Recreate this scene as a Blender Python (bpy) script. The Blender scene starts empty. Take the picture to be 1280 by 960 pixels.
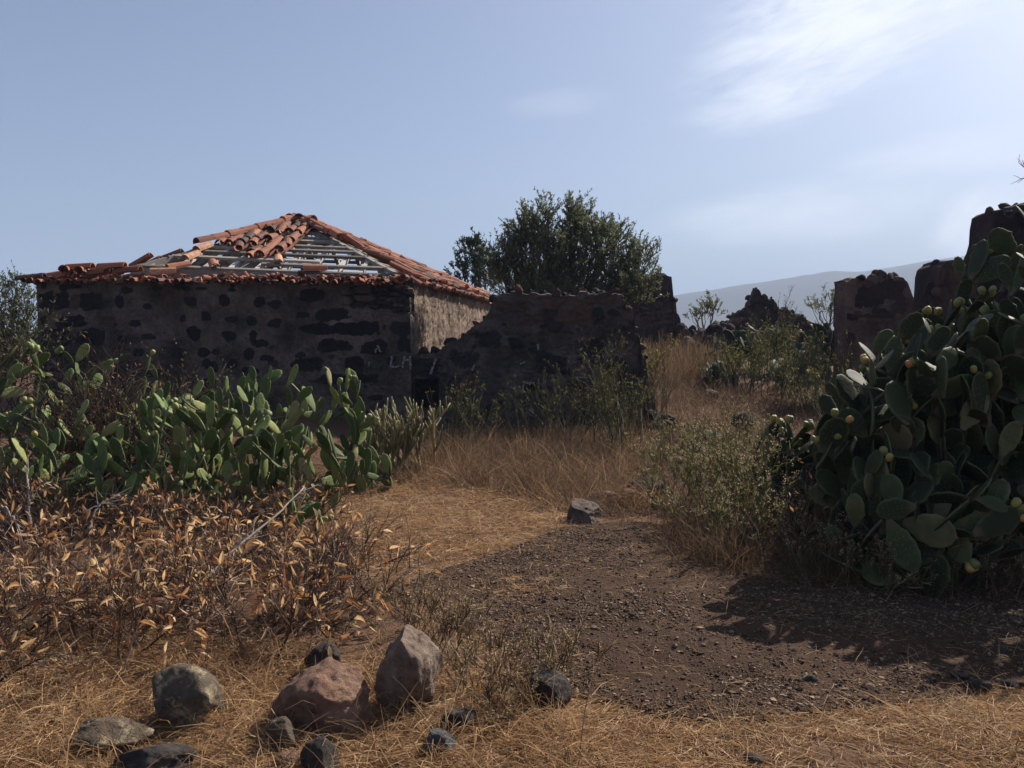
import bpy, math, random
import numpy as np
from mathutils import Vector, Matrix

RG = np.random.default_rng(11)
random.seed(11)
pi = math.pi
SC = bpy.context.scene
COL = SC.collection
rad = math.radians

# ------------------------------------------------------------------ camera
LENS = 30.0
F = LENS / 36.0 * 1280.0
HORIZON = 430.0
PITCH = math.atan((480 - HORIZON) / F)
CAM = np.array([0.0, 0.0, 1.6])
cd = bpy.data.cameras.new('camera')
cd.lens = LENS; cd.sensor_width = 36.0; cd.clip_start = 0.05; cd.clip_end = 20000
cam = bpy.data.objects.new('camera', cd); COL.objects.link(cam)
cam.location = CAM; cam.rotation_euler = (pi / 2 - PITCH, 0, 0)
SC.camera = cam
FW = np.array([0, math.cos(PITCH), -math.sin(PITCH)]); UP = np.array([0, math.sin(PITCH), math.cos(PITCH)]); RT = np.array([1.0, 0, 0])

def ray(px, py):
    return FW + RT * (px - 640) / F + UP * (480 - py) / F
def at(px, py, D):
    d = ray(px, py); return CAM + d * (D / d[1])

# ------------------------------------------------------------------ noise
def _h(i, j, k, s):
    i = i.astype(np.int64).astype(np.uint64); j = j.astype(np.int64).astype(np.uint64); k = k.astype(np.int64).astype(np.uint64)
    n = (i * np.uint64(374761393) + j * np.uint64(668265263) + k * np.uint64(2147483647) + np.uint64(s * 9176 + 13)) & np.uint64(0xffffffff)
    n = ((n ^ (n >> np.uint64(13))) * np.uint64(1274126177)) & np.uint64(0xffffffff)
    n = ((n ^ (n >> np.uint64(16))) * np.uint64(2246822519)) & np.uint64(0xffffffff)
    n = n ^ (n >> np.uint64(15))
    return n.astype(np.float64) / 4294967295.0
def vnoise(p, s=0):
    p = np.asarray(p, float); f = np.floor(p); t = p - f; t = t * t * (3 - 2 * t)
    i, j, k = f[..., 0], f[..., 1], f[..., 2]
    r = 0
    for a in (0, 1):
        for b in (0, 1):
            for c in (0, 1):
                w = (t[..., 0] if a else 1 - t[..., 0]) * (t[..., 1] if b else 1 - t[..., 1]) * (t[..., 2] if c else 1 - t[..., 2])
                r = r + w * _h(i + a, j + b, k + c, s)
    return r
def fbm(p, octv=4, s=0, gain=0.5):
    p = np.asarray(p, float); r = 0; a = 1; tot = 0
    for o in range(octv):
        r = r + a * (vnoise(p * 2 ** o + 17.3 * o, s + o) - 0.5); tot += a; a *= gain
    return r / tot * 2      # about -1..1
def sst(a, b, x):
    t = np.clip((x - a) / (b - a), 0, 1); return t * t * (3 - 2 * t)

# ------------------------------------------------------------------ ground height
def gz(x, y):
    x = np.asarray(x, float); y = np.asarray(y, float)
    z = 1.28 * sst(9.2, 27, y)
    z = z + 0.22 * sst(1.5, 4.0, -x) * sst(6, 9.5, y)
    z = z + 0.10 * sst(2.2, 4, x) * sst(4.5, 7, y)
    q = np.stack([x, y, x * 0], -1)
    z = z + 0.05 * fbm(q * 0.55, 3, 5) * sst(40, 25, y) + 0.012 * fbm(q * 4, 2, 6) * sst(40, 25, y)
    return z
def on_ground(px, py):
    d = ray(px, py); ts = np.linspace(2.5, 45, 900)
    P = CAM[None] + d[None] * ts[:, None]
    below = P[:, 2] <= gz(P[:, 0], P[:, 1])
    i = int(np.argmax(below)) if below.any() else len(ts) - 1
    return P[i]
def gpoly(pts):
    return np.array([on_ground(a, b)[:2] for a, b in pts])
def inpoly(P, poly):
    x, y = P[:, 0], P[:, 1]; r = np.zeros(len(P), bool); n = len(poly); j = n - 1
    for i in range(n):
        xi, yi = poly[i]; xj, yj = poly[j]
        c = ((yi > y) != (yj > y)) & (x < (xj - xi) * (y - yi) / (yj - yi + 1e-12) + xi); r ^= c; j = i
    return r
def polydist(P, poly):
    d = np.full(len(P), 1e9)
    for i in range(len(poly)):
        a = poly[i]; b = poly[(i + 1) % len(poly)]; ab = b - a
        t = np.clip(((P - a) @ ab) / (ab @ ab + 1e-12), 0, 1)
        d = np.minimum(d, np.linalg.norm(P - a - t[:, None] * ab, axis=1))
    return np.where(inpoly(P, poly), d, -d)
def scatter(poly, n, keep=None):
    lo, hi = poly.min(0), poly.max(0); out = np.zeros((0, 2))
    for _ in range(60):
        P = lo + RG.random((n * 2, 2)) * (hi - lo); m = inpoly(P, poly)
        if keep is not None: m &= RG.random(len(P)) < keep(P)
        out = np.vstack([out, P[m]])
        if len(out) >= n: break
    return out[:n]

# ------------------------------------------------------------------ mesh building
class MB:
    def __init__(s): s.v = []; s.f = []; s.t = []; s.m = []; s.n = 0
    def add(s, V, Fs, tone=0.5, mask=0.0):
        V = np.asarray(V, float).reshape(-1, 3); n = len(V)
        if not isinstance(Fs, (list, tuple)): Fs = [Fs]
        for f in Fs:
            f = np.asarray(f, np.int64)
            if len(f): s.f.append(f + s.n)
        s.v.append(V)
        s.t.append(np.broadcast_to(np.asarray(tone, float).reshape(-1) if np.ndim(tone) else np.full(n, tone), (n,)))
        s.m.append(np.broadcast_to(np.asarray(mask, float).reshape(-1) if np.ndim(mask) else np.full(n, mask), (n,)))
        s.n += n
    def build(s, name, mat, parent=None, smooth=False, origin=None):
        V = np.vstack(s.v) if s.v else np.zeros((0, 3))
        if origin is None and parent is not None: origin = WORLD[parent.name]
        o0 = np.zeros(3) if origin is None else np.asarray(origin, float)
        me = bpy.data.meshes.new(name)
        me.vertices.add(len(V)); me.vertices.foreach_set('co', (V - o0).astype(np.float32).ravel())
        if s.f:
            idx = np.concatenate([f.ravel() for f in s.f]); tot = np.concatenate([np.full(len(f), f.shape[1]) for f in s.f])
            st = np.concatenate([[0], np.cumsum(tot)[:-1]])
            me.loops.add(len(idx)); me.loops.foreach_set('vertex_index', idx.astype(np.int32))
            me.polygons.add(len(tot)); me.polygons.foreach_set('loop_start', st.astype(np.int32)); me.polygons.foreach_set('loop_total', tot.astype(np.int32))
            me.polygons.foreach_set('use_smooth', np.full(len(tot), smooth))
        a = me.attributes.new('tone', 'FLOAT', 'POINT'); a.data.foreach_set('value', np.concatenate(s.t).astype(np.float32) if s.t else [])
        a = me.attributes.new('mask', 'FLOAT', 'POINT'); a.data.foreach_set('value', np.concatenate(s.m).astype(np.float32) if s.m else [])
        me.update(calc_edges=True)
        me.materials.append(mat)
        o = bpy.data.objects.new(name, me); COL.objects.link(o)
        WORLD[o.name] = o0
        if parent is not None:
            o.parent = parent; o.location = o0 - WORLD[parent.name]
        else: o.location = o0
        return o
WORLD = {}
def tag(o, label=None, cat=None, group=None, kind=None):
    if label: o['label'] = label
    if cat: o['category'] = cat
    if group: o['group'] = group
    if kind: o['kind'] = kind
    return o
def thing(name, label, cat, loc, group=None):
    o = bpy.data.objects.new(name, None); COL.objects.link(o); o.location = tuple(loc); o.empty_display_size = 0.2
    WORLD[o.name] = np.asarray(loc, float)
    return tag(o, label, cat, group)

BOXV = np.array([[x, y, z] for x in (-.5, .5) for y in (-.5, .5) for z in (-.5, .5)])
BOXF = np.array([[0, 1, 3, 2], [4, 6, 7, 5], [0, 4, 5, 1], [2, 3, 7, 6], [0, 2, 6, 4], [1, 5, 7, 3]])
def beam(mb, p, q, w, h, up=(0, 0, 1), tone=.5):
    p = np.asarray(p, float); q = np.asarray(q, float); y = q - p; L = np.linalg.norm(y); y /= L
    x = np.cross(y, up); x /= np.linalg.norm(x); z = np.cross(x, y)
    V = BOXV * [w, L, h]; mb.add((p + q) / 2 + V[:, :1] * x + V[:, 1:2] * y + V[:, 2:] * z, BOXF, tone)
def nrm(a): return a / (np.linalg.norm(a, axis=-1, keepdims=True) + 1e-9)
def tubes(mb, P, Rr, n=4, tone=.5, cap=False):
    P = np.asarray(P, float); N, k, _ = P.shape
    Rr = np.broadcast_to(Rr, (N, k))
    T = np.empty_like(P); T[:, 1:-1] = P[:, 2:] - P[:, :-2]; T[:, 0] = P[:, 1] - P[:, 0]; T[:, -1] = P[:, -1] - P[:, -2]; T = nrm(T)
    ref = np.where(np.abs(T[:, :1, 2:3]) > .8, np.array([1., 0, 0]), np.array([0, 0, 1.]))
    A = nrm(np.cross(T, np.broadcast_to(ref, T.shape))); B = np.cross(T, A)
    th = np.arange(n) * 2 * pi / n
    V = P[:, :, None] + Rr[:, :, None, None] * (np.cos(th)[None, None, :, None] * A[:, :, None] + np.sin(th)[None, None, :, None] * B[:, :, None])
    i = np.arange(N)[:, None, None] * k * n + np.arange(k - 1)[None, :, None] * n; a = np.arange(n)[None, None]; b = (a + 1) % n
    Q = np.stack([i + a, i + b, i + n + b, i + n + a], -1).reshape(-1, 4)
    Fs = [Q]
    if cap: Fs.append((np.arange(N)[:, None] * k * n + (k - 1) * n + np.arange(n)[None]))
    tn = np.repeat(tone, k * n) if np.ndim(tone) else tone
    mb.add(V.reshape(-1, 3), Fs, tn)
def ribbons(mb, P, W, S, tone=.5, fold=0.0):
    # P (N,k,3) centre line, W (N,k) half widths, S (N,3) side direction
    N, k, _ = P.shape
    S = np.broadcast_to(S[:, None], P.shape); off = S * W[..., None]
    if fold:
        T = nrm(P[:, -1] - P[:, 0]); Nn = np.cross(T, S[:, 0])
        lift = Nn[:, None] * (W * fold)[..., None]
        V = np.stack([P - off + lift, P, P + off + lift], 2); c = 3
    else:
        V = np.stack([P - off, P + off], 2); c = 2
    i = np.arange(N)[:, None, None] * k * c + np.arange(k - 1)[None, :, None] * c + np.arange(c - 1)[None, None]
    Q = np.stack([i, i + 1, i + c + 1, i + c], -1).reshape(-1, 4)
    tn = np.repeat(tone, k * c) if np.ndim(tone) else tone
    mb.add(V.reshape(-1, 3), Q, tn)
def curves(p0, d, L, k, droop=0.0, jit=0.0):
    N = len(p0); P = np.empty((N, k, 3)); P[:, 0] = p0; d = nrm(d.copy()); st = (np.broadcast_to(L, (N,)) / (k - 1))[:, None]
    dr = np.broadcast_to(droop, (N,))[:, None] / (k - 1)
    for i in range(1, k):
        P[:, i] = P[:, i - 1] + d * st
        d = d + dr * np.array([0, 0, -1.]) + RG.normal(0, 1, (N, 3)) * jit; d = nrm(d)
    return P
def rdir(N, up=0.0):
    d = RG.normal(0, 1, (N, 3)); d = nrm(d); d[:, 2] += up; return nrm(d)
def sidefor(d):
    r = rdir(len(d)); return nrm(np.cross(d, r))

# ------------------------------------------------------------------ materials
def nodes(name):
    m = bpy.data.materials.new(name); m.use_nodes = True; nt = m.node_tree; nt.nodes.clear(); return m, nt
def nd(nt, typ, **kw):
    n = nt.nodes.new(typ)
    for k, v in kw.items():
        if k in n.inputs: n.inputs[k].default_value = v
        else: setattr(n, k, v)
    return n
def ramp(nt, stops, fac=None, interp='LINEAR'):
    r = nt.nodes.new('ShaderNodeValToRGB'); e = r.color_ramp; e.interpolation = interp
    while len(e.elements) < len(stops): e.elements.new(0.5)
    for el, (p, c) in zip(e.elements, stops): el.position = p; el.color = (*c, 1) if len(c) == 3 else c
    if fac is not None: nt.links.new(fac, r.inputs[0])
    return r
def math_n(nt, op, a, b=None, c=None):
    n = nt.nodes.new('ShaderNodeMath'); n.operation = op
    for i, x in enumerate((a, b, c)):
        if x is None: continue
        if isinstance(x, (int, float)): n.inputs[i].default_value = x
        else: nt.links.new(x, n.inputs[i])
    return n.outputs[0]
def mixc(nt, fac, a, b, mode='MIX'):
    n = nt.nodes.new('ShaderNodeMix'); n.data_type = 'RGBA'; n.blend_type = mode
    if isinstance(fac, (int, float)): n.inputs[0].default_value = fac
    else: nt.links.new(fac, n.inputs[0])
    for i, x in ((6, a), (7, b)):
        if isinstance(x, tuple): n.inputs[i].default_value = (*x, 1)
        else: nt.links.new(x, n.inputs[i])
    return n.outputs[2]
def noise(nt, scale, detail=5, rough=.6, vec=None, stretch=None):
    tc = nt.nodes.new('ShaderNodeTexCoord'); v = tc.outputs['Object']
    if stretch is not None:
        mp = nt.nodes.new('ShaderNodeMapping'); mp.inputs['Scale'].default_value = stretch; nt.links.new(v, mp.inputs[0]); v = mp.outputs[0]
    n = nd(nt, 'ShaderNodeTexNoise', Scale=scale, Detail=detail, Roughness=rough); nt.links.new(v, n.inputs['Vector']); return n.outputs['Fac']
def attr(nt, name): a = nt.nodes.new('ShaderNodeAttribute'); a.attribute_name = name; return a.outputs['Fac']
def bumpn(nt, h, strength, dist, normal=None):
    b = nd(nt, 'ShaderNodeBump', Strength=strength, Distance=dist); nt.links.new(h, b.inputs['Height'])
    if normal is not None: nt.links.new(normal, b.inputs['Normal'])
    return b.outputs[0]
def finish(nt, color, rough=.85, spec=.25, normal=None, trans=0.0, tcol=None):
    b = nd(nt, 'ShaderNodeBsdfPrincipled'); b.inputs['Roughness'].default_value = rough if isinstance(rough, (int, float)) else .8
    b.inputs['Specular IOR Level'].default_value = spec
    nt.links.new(color, b.inputs['Base Color']) if not isinstance(color, tuple) else setattr(b.inputs['Base Color'], 'default_value', (*color, 1))
    if normal is not None: nt.links.new(normal, b.inputs['Normal'])
    o = nt.nodes.new('ShaderNodeOutputMaterial'); out = b.outputs[0]
    if trans:
        t = nt.nodes.new('ShaderNodeBsdfTranslucent'); nt.links.new(tcol or color, t.inputs[0])
        mx = nt.nodes.new('ShaderNodeMixShader'); mx.inputs[0].default_value = trans; nt.links.new(out, mx.inputs[1]); nt.links.new(t.outputs[0], mx.inputs[2]); out = mx.outputs[0]
    nt.links.new(out, o.inputs[0])
def mat_tone(name, stops, rough=.85, spec=.2, trans=0.0, namt=.25, nscale=9, bump=0, bscale=30, bdist=.01, src='tone'):
    m, nt = nodes(name)
    if src == 'tone': f = attr(nt, 'tone')
    elif src == 'random': f = nt.nodes.new('ShaderNodeObjectInfo').outputs['Random']
    else: f = None
    n = noise(nt, nscale)
    if f is None: f = math_n(nt, 'MULTIPLY_ADD', math_n(nt, 'SUBTRACT', n, .5), 2.2, .5)
    else: f = math_n(nt, 'ADD', f, math_n(nt, 'MULTIPLY', math_n(nt, 'SUBTRACT', n, .5), namt * 2))
    c = ramp(nt, stops, f).outputs[0]
    nor = bumpn(nt, noise(nt, bscale, 6, .65), bump, bdist) if bump else None
    finish(nt, c, rough, spec, nor, trans); return m

M = {}
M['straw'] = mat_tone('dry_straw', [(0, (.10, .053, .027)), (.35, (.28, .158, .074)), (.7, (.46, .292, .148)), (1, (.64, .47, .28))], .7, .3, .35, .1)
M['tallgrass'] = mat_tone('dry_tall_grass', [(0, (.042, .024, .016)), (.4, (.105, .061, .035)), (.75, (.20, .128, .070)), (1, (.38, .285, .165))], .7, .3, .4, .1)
M['deadleaf'] = mat_tone('dead_leaf', [(0, (.075, .030, .018)), (.35, (.24, .098, .042)), (.65, (.52, .28, .115)), (1, (.76, .54, .29))], .5, .4, .5, .15, 40)
M['twig'] = mat_tone('brown_twig', [(0, (.022, .013, .010)), (.6, (.07, .04, .028)), (1, (.20, .14, .10))], .85, .2, 0, .1)
M['drytwig'] = mat_tone('dry_brown_twig', [(0, (.035, .021, .015)), (.5, (.11, .066, .043)), (1, (.30, .22, .155))], .85, .2, 0, .1)
M['limeleaf'] = mat_tone('yellow_green_leaf', [(0, (.04, .048, .016)), (.5, (.11, .115, .036)), (1, (.28, .25, .09))], .6, .25, .35, .1)
M['palestick'] = mat_tone('bleached_wood', [(0, (.13, .105, .09)), (1, (.32, .28, .25))], .8, .2, 0, .3, 30)
M['oldwood'] = mat_tone('weathered_wood', [(0, (.10, .085, .075)), (.5, (.27, .24, .21)), (1, (.52, .48, .43))], .8, .2, 0, .35, 18, .4, 40)
M['tile'] = mat_tone('terracotta', [(0, (.050, .032, .028)), (.22, (.13, .055, .036)), (.6, (.28, .098, .054)), (.88, (.38, .155, .085)), (1, (.46, .29, .18))], .8, .25, 0, .3, 14, .35, 50)
M['treeleaf'] = mat_tone('olive_leaf', [(0, (.05, .062, .030)), (.5, (.118, .13, .064)), (1, (.23, .235, .125))], .5, .35, .38, .1)
M['darkleaf'] = mat_tone('dark_leaf', [(0, (.014, .028, .012)), (.6, (.030, .052, .022)), (1, (.07, .095, .04))], .5, .35, .25, .1)
M['bark'] = mat_tone('bark', [(0, (.04, .03, .024)), (1, (.14, .11, .085))], .9, .1, 0, .3, 20, .5, 30)
M['weedstem'] = mat_tone('weed_stem', [(0, (.035, .038, .018)), (.5, (.085, .085, .04)), (1, (.22, .19, .10))], .7, .25, .15, .1)
M['yellowflower'] = mat_tone('yellow_umbel', [(0, (.07, .07, .018)), (.6, (.19, .165, .04)), (1, (.42, .34, .08))], .7, .2, .3, .1)
M['seedhead'] = mat_tone('seed_head', [(0, (.20, .13, .06)), (.6, (.42, .31, .17)), (1, (.60, .50, .34))], .7, .2, .25, .1)
M['weedleaf'] = mat_tone('weed_leaf', [(0, (.025, .03, .013)), (.6, (.06, .064, .026)), (1, (.15, .13, .05))], .65, .25, .3, .1)
M['succulent'] = mat_tone('succulent_stem', [(0, (.07, .075, .032)), (.5, (.17, .15, .065)), (1, (.34, .26, .13))], .6, .3, .0, .3, 25)
M['paint'] = mat_tone('white_paint', [(0, (.028, .024, .024)), (.38, (.045, .042, .042)), (.5, (.22, .22, .22)), (1, (.42, .43, .43))], .8, .2, 0, .5, 60, src='noise')
M['gravel'] = mat_tone('gravel', [(0, (.022, .013, .009)), (.5, (.066, .040, .026)), (.85, (.14, .088, .056)), (1, (.28, .20, .13))], .9, .2, 0, .2, 40)

def mat_pad(name, cols):
    m, nt = nodes(name)
    rnd = nt.nodes.new('ShaderNodeObjectInfo').outputs['Random']
    n = noise(nt, 3.0, 4)
    f = math_n(nt, 'ADD', rnd, math_n(nt, 'MULTIPLY', math_n(nt, 'SUBTRACT', n, .5), .7))
    c = ramp(nt, cols, f).outputs[0]
    tc = nt.nodes.new('ShaderNodeTexCoord')
    mp = nt.nodes.new('ShaderNodeMapping'); mp.inputs['Scale'].default_value = (1, 0.35, .8); nt.links.new(tc.outputs['Object'], mp.inputs[0])
    vo = nd(nt, 'ShaderNodeTexVoronoi', Scale=11.0, Randomness=.35); nt.links.new(mp.outputs[0], vo.inputs['Vector'])
    dot = ramp(nt, [(0, (1, 1, 1)), (.13, (.8, .8, .8)), (.2, (0, 0, 0))], vo.outputs['Distance']).outputs[0]
    c2 = mixc(nt, math_n(nt, 'MULTIPLY', dot, .34), c, (.24, .23, .14))
    scar = ramp(nt, [(.66, (0, 0, 0)), (.72, (1, 1, 1))], noise(nt, 7, 6, .7)).outputs[0]
    c3 = mixc(nt, math_n(nt, 'MULTIPLY', scar, .5), c2, (.20, .17, .10))
    c3 = mixc(nt, ramp(nt, [(.06, (.8, .8, .8)), (.24, (0, 0, 0))], math_n(nt, 'ADD', attr(nt, 'tone'), math_n(nt, 'MULTIPLY', math_n(nt, 'SUBTRACT', noise(nt, 9, 5), .5), .25))).outputs[0], c3, (.12, .095, .06))
    edge = attr(nt, 'mask')
    c4 = mixc(nt, math_n(nt, 'MULTIPLY', edge, .4), c3, (.22, .24, .12))
    b = bumpn(nt, dot, .35, .012); b = bumpn(nt, noise(nt, 14, 4), .25, .03, b)
    finish(nt, c4, .66, .2, b, .06); return m
M['pad'] = mat_pad('cactus_pad', [(0, (.016, .022, .010)), (.45, (.029, .039, .016)), (.75, (.048, .064, .025)), (.93, (.095, .105, .042)), (1, (.15, .115, .055))])  # pads kept dark: shade of the right thicket is put into the colour
M['padlight'] = mat_pad('sunlit_cactus_pad', [(0, (.036, .056, .014)), (.45, (.085, .125, .030)), (.75, (.155, .20, .055)), (.93, (.24, .245, .085)), (1, (.22, .18, .085))])  # brighter copy: sunlight on the left cacti is put into the colour
M['fruit'] = mat_tone('prickly_fruit', [(0, (.13, .17, .05)), (.4, (.32, .28, .07)), (.75, (.46, .30, .08)), (1, (.50, .22, .08))], .5, .4, .1, .2, 3, .2, 12, .05, 'random')
M['fruitgreen'] = mat_tone('unripe_fruit', [(0, (.10, .15, .05)), (.6, (.20, .24, .07)), (1, (.36, .32, .09))], .5, .4, .1, .2, 3, .2, 12, .05, 'random')

def mat_wall(name, mortar, stone, thr=.5, namt=1.05, bump=.6, streak=None, lichen=0.0):
    m, nt = nodes(name)
    mk = attr(nt, 'mask'); tn = attr(nt, 'tone')
    n1 = noise(nt, 16, 7, .75); n2 = noise(nt, 1.7, 7, .68, stretch=streak); n3 = noise(nt, 60, 5, .7)
    f = math_n(nt, 'ADD', mk, math_n(nt, 'MULTIPLY', math_n(nt, 'SUBTRACT', n1, .5), namt))
    msk = ramp(nt, [(thr - .09, (0, 0, 0)), (thr + .09, (1, 1, 1))], f).outputs[0]
    fm = math_n(nt, 'ADD', math_n(nt, 'MULTIPLY', n2, .62), math_n(nt, 'ADD', math_n(nt, 'MULTIPLY', n1, .42), math_n(nt, 'MULTIPLY', math_n(nt, 'SUBTRACT', n3, .5), .35)))
    cm = ramp(nt, mortar, fm).outputs[0]
    fs = math_n(nt, 'ADD', tn, math_n(nt, 'ADD', math_n(nt, 'MULTIPLY', math_n(nt, 'SUBTRACT', n1, .5), 1.0), math_n(nt, 'MULTIPLY', math_n(nt, 'SUBTRACT', n3, .5), .6)))
    cs = ramp(nt, stone, fs).outputs[0]
    stain = ramp(nt, [(.38, (.42, .42, .42)), (.56, (1, 1, 1)), (.70, (1.0, .96, .92))], noise(nt, .9, 8, .72)).outputs[0]; cm = mixc(nt, 1.0, cm, stain, 'MULTIPLY')
    c = mixc(nt, msk, cm, cs)
    if lichen:
        l = ramp(nt, [(.60, (0, 0, 0)), (.68, (1, 1, 1))], noise(nt, 24, 7, .75)).outputs[0]
        c = mixc(nt, math_n(nt, 'MULTIPLY', l, lichen), c, (.24, .22, .20))
    b = bumpn(nt, n3, bump, .02); b = bumpn(nt, n1, bump, .05, b)
    finish(nt, c, .92, .15, b); return m
MORT = [(.30, (.026, .020, .019)), (.44, (.074, .056, .048)), (.56, (.150, .116, .097)), (.74, (.29, .23, .19))]
STON = [(0, (.015, .013, .015)), (.5, (.033, .028, .028)), (.8, (.060, .042, .036)), (1, (.10, .062, .048))]
M['housewall'] = mat_wall('mortared_basalt', MORT, STON)
M['sidewall'] = mat_wall('raking_render', [(.25, (.09, .064, .048)), (.5, (.21, .152, .112)), (.78, (.36, .28, .21))], [(0, (.06, .05, .045)), (1, (.13, .09, .07))], streak=(3, 3, .6))
M['ruinwall'] = mat_wall('rough_ruin_stone', [(.25, (.036, .029, .027)), (.5, (.088, .068, .060)), (.75, (.19, .155, .135))], [(0, (.016, .014, .015)), (.5, (.040, .032, .031)), (.8, (.075, .042, .031)), (1, (.12, .062, .042))], lichen=.35)
M['redruin'] = mat_wall('reddish_ruin_stone', [(.25, (.035, .024, .022)), (.5, (.075, .048, .042)), (.8, (.14, .09, .078))], [(0, (.016, .012, .013)), (.5, (.045, .029, .027)), (1, (.12, .07, .055))])
M['plasterruin'] = mat_wall('pinkish_plaster', [(.25, (.085, .050, .040)), (.5, (.135, .084, .068)), (.8, (.26, .19, .16))], [(0, (.022, .015, .015)), (.5, (.055, .035, .031)), (1, (.12, .07, .055))])

def mat_rock(name, stops, lichen=None, lam=.5, nscale=5, pit=.5):
    m, nt = nodes(name)
    n1 = noise(nt, nscale, 7, .65); n2 = noise(nt, nscale * 9, 6, .7)
    f = math_n(nt, 'ADD', math_n(nt, 'MULTIPLY', n1, .75), math_n(nt, 'MULTIPLY', n2, .3))
    c = ramp(nt, stops, f).outputs[0]
    if lichen:
        l = ramp(nt, [(.52, (0, 0, 0)), (.62, (1, 1, 1))], noise(nt, nscale * 2.3, 7, .7)).outputs[0]
        c = mixc(nt, math_n(nt, 'MULTIPLY', l, lam), c, lichen)
    p = ramp(nt, [(.30, (0, 0, 0)), (.42, (1, 1, 1))], noise(nt, nscale * 4, 5, .7)).outputs[0]
    c = mixc(nt, math_n(nt, 'MULTIPLY', math_n(nt, 'SUBTRACT', 1.0, p), .55), c, (.02, .016, .015))
    b = bumpn(nt, p, pit, .03); b = bumpn(nt, n2, .8, .03, b); b = bumpn(nt, noise(nt, nscale * 28, 5, .75), .6, .012, b)
    finish(nt, c, .9, .2, b); return m
M['redrock'] = mat_rock('red_brown_rock', [(.3, (.11, .058, .038)), (.5, (.225, .128, .086)), (.7, (.37, .245, .175))])
M['greyrock'] = mat_rock('grey_brown_rock', [(.3, (.09, .060, .045)), (.5, (.22, .158, .118)), (.7, (.42, .32, .25))])
M['lichenrock'] = mat_rock('lichen_rock', [(.3, (.045, .034, .026)), (.5, (.11, .085, .060)), (.7, (.19, .15, .11))], (.42, .34, .21), .8)
M['darkrock'] = mat_rock('dark_basalt_rock', [(.3, (.020, .016, .015)), (.5, (.05, .041, .037)), (.75, (.13, .108, .092))])
M['slate'] = mat_rock('blue_grey_rock', [(.3, (.045, .050, .056)), (.5, (.085, .09, .098)), (.75, (.16, .165, .17))])
M['paleblock'] = mat_rock('pale_grey_block', [(.3, (.05, .037, .030)), (.5, (.115, .088, .072)), (.75, (.26, .21, .17))])

def mat_ground(name, cols, hasmask):
    m, nt = nodes(name)
    n1 = noise(nt, .9, 6, .65); n2 = noise(nt, 14, 7, .75); n3 = noise(nt, 70, 5, .7)
    f = math_n(nt, 'ADD', math_n(nt, 'MULTIPLY', n1, .45), math_n(nt, 'ADD', math_n(nt, 'MULTIPLY', n2, .35), math_n(nt, 'MULTIPLY', n3, .25)))
    c = ramp(nt, cols, f).outputs[0]
    vo = nd(nt, 'ShaderNodeTexVoronoi', Scale=42.0); tc = nt.nodes.new('ShaderNodeTexCoord'); nt.links.new(tc.outputs['Object'], vo.inputs['Vector'])
    b = bumpn(nt, vo.outputs['Distance'], .5, .012); b = bumpn(nt, n2, .8, .04, b); b = bumpn(nt, n3, .5, .01, b)
    finish(nt, c, .95, .12, b); return m
M['soil'] = mat_ground('dry_soil', [(.3, (.055, .031, .020)), (.5, (.12, .067, .041)), (.7, (.20, .118, .072))], 0)
M['path'] = mat_ground('dark_volcanic_dirt', [(.3, (.026, .015, .0095)), (.5, (.058, .0325, .0195)), (.7, (.112, .064, .039))], 0)
M['hill'] = mat_ground('scrub_hill', [(.3, (.05, .05, .035)), (.5, (.09, .08, .055)), (.7, (.14, .115, .085))], 0)

# ------------------------------------------------------------------ setting: ground, path, hills, haze
def ground():
    xs = np.concatenate([-np.geomspace(9, 2450, 26)[::-1], np.arange(-8.9, 8.95, .09), np.geomspace(9, 2450, 26)])
    ys = np.concatenate([-np.geomspace(1, 240, 14)[::-1], np.arange(0, 14, .08), np.arange(14, 30, .25), np.geomspace(30.2, 2450, 34)])
    X, Y = np.meshgrid(xs, ys); Z = gz(X, Y)
    nx, ny = len(xs), len(ys); i = np.arange(ny - 1)[:, None] * nx + np.arange(nx - 1)[None]
    mb = MB(); mb.add(np.stack([X, Y, Z], -1).reshape(-1, 3), np.stack([i, i + 1, i + nx + 1, i + nx], -1).reshape(-1, 4))
    tag(mb.build('ground', M['soil'], smooth=True), kind='structure')
ground()

PATH = gpoly([(470, 742), (560, 712), (640, 690), (700, 664), (790, 655), (850, 655), (850, 700), (960, 722), (1100, 735), (1280, 742), (1420, 770), (1480, 850), (1290, 872), (1130, 892), (1000, 905), (880, 918), (770, 886), (690, 872), (620, 810), (545, 765), (490, 752)])
def path_z(P):
    q = np.c_[P, np.zeros(len(P))]; d = polydist(P, PATH) + .16 * fbm(q * 2.2, 4, 31)
    return gz(P[:, 0], P[:, 1]) + .006 + np.clip(d, -.02, .03) * .5 + .016 * fbm(q * 9, 3, 8) * np.clip(d * 5, 0, 1)
def pathgrid():
    lo, hi = PATH.min(0) - .2, PATH.max(0) + .2; r = .022
    xs = np.arange(lo[0], hi[0], r); ys = np.arange(lo[1], hi[1], r); X, Y = np.meshgrid(xs, ys); P = np.stack([X.ravel(), Y.ravel()], -1)
    q = np.c_[P, np.zeros(len(P))]
    d = polydist(P, PATH) + .16 * fbm(q * 2.2, 4, 31)
    Z = gz(P[:, 0], P[:, 1]) + .006 + np.clip(d, -.02, .03) * .5 + .016 * fbm(q * 9, 3, 8) * np.clip(d * 5, 0, 1)
    keep = (d > -.01).reshape(X.shape); nx = len(xs)
    i = np.arange(len(ys) - 1)[:, None] * nx + np.arange(nx - 1)[None]
    k = keep[:-1, :-1] & keep[1:, :-1] & keep[:-1, 1:] & keep[1:, 1:]
    Fq = np.stack([i, i + 1, i + nx + 1, i + nx], -1)[k]
    mb = MB(); mb.add(np.c_[P, Z], Fq); tag(mb.build('dirt_path', M['path'], smooth=True), kind='structure')
pathgrid()

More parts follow.
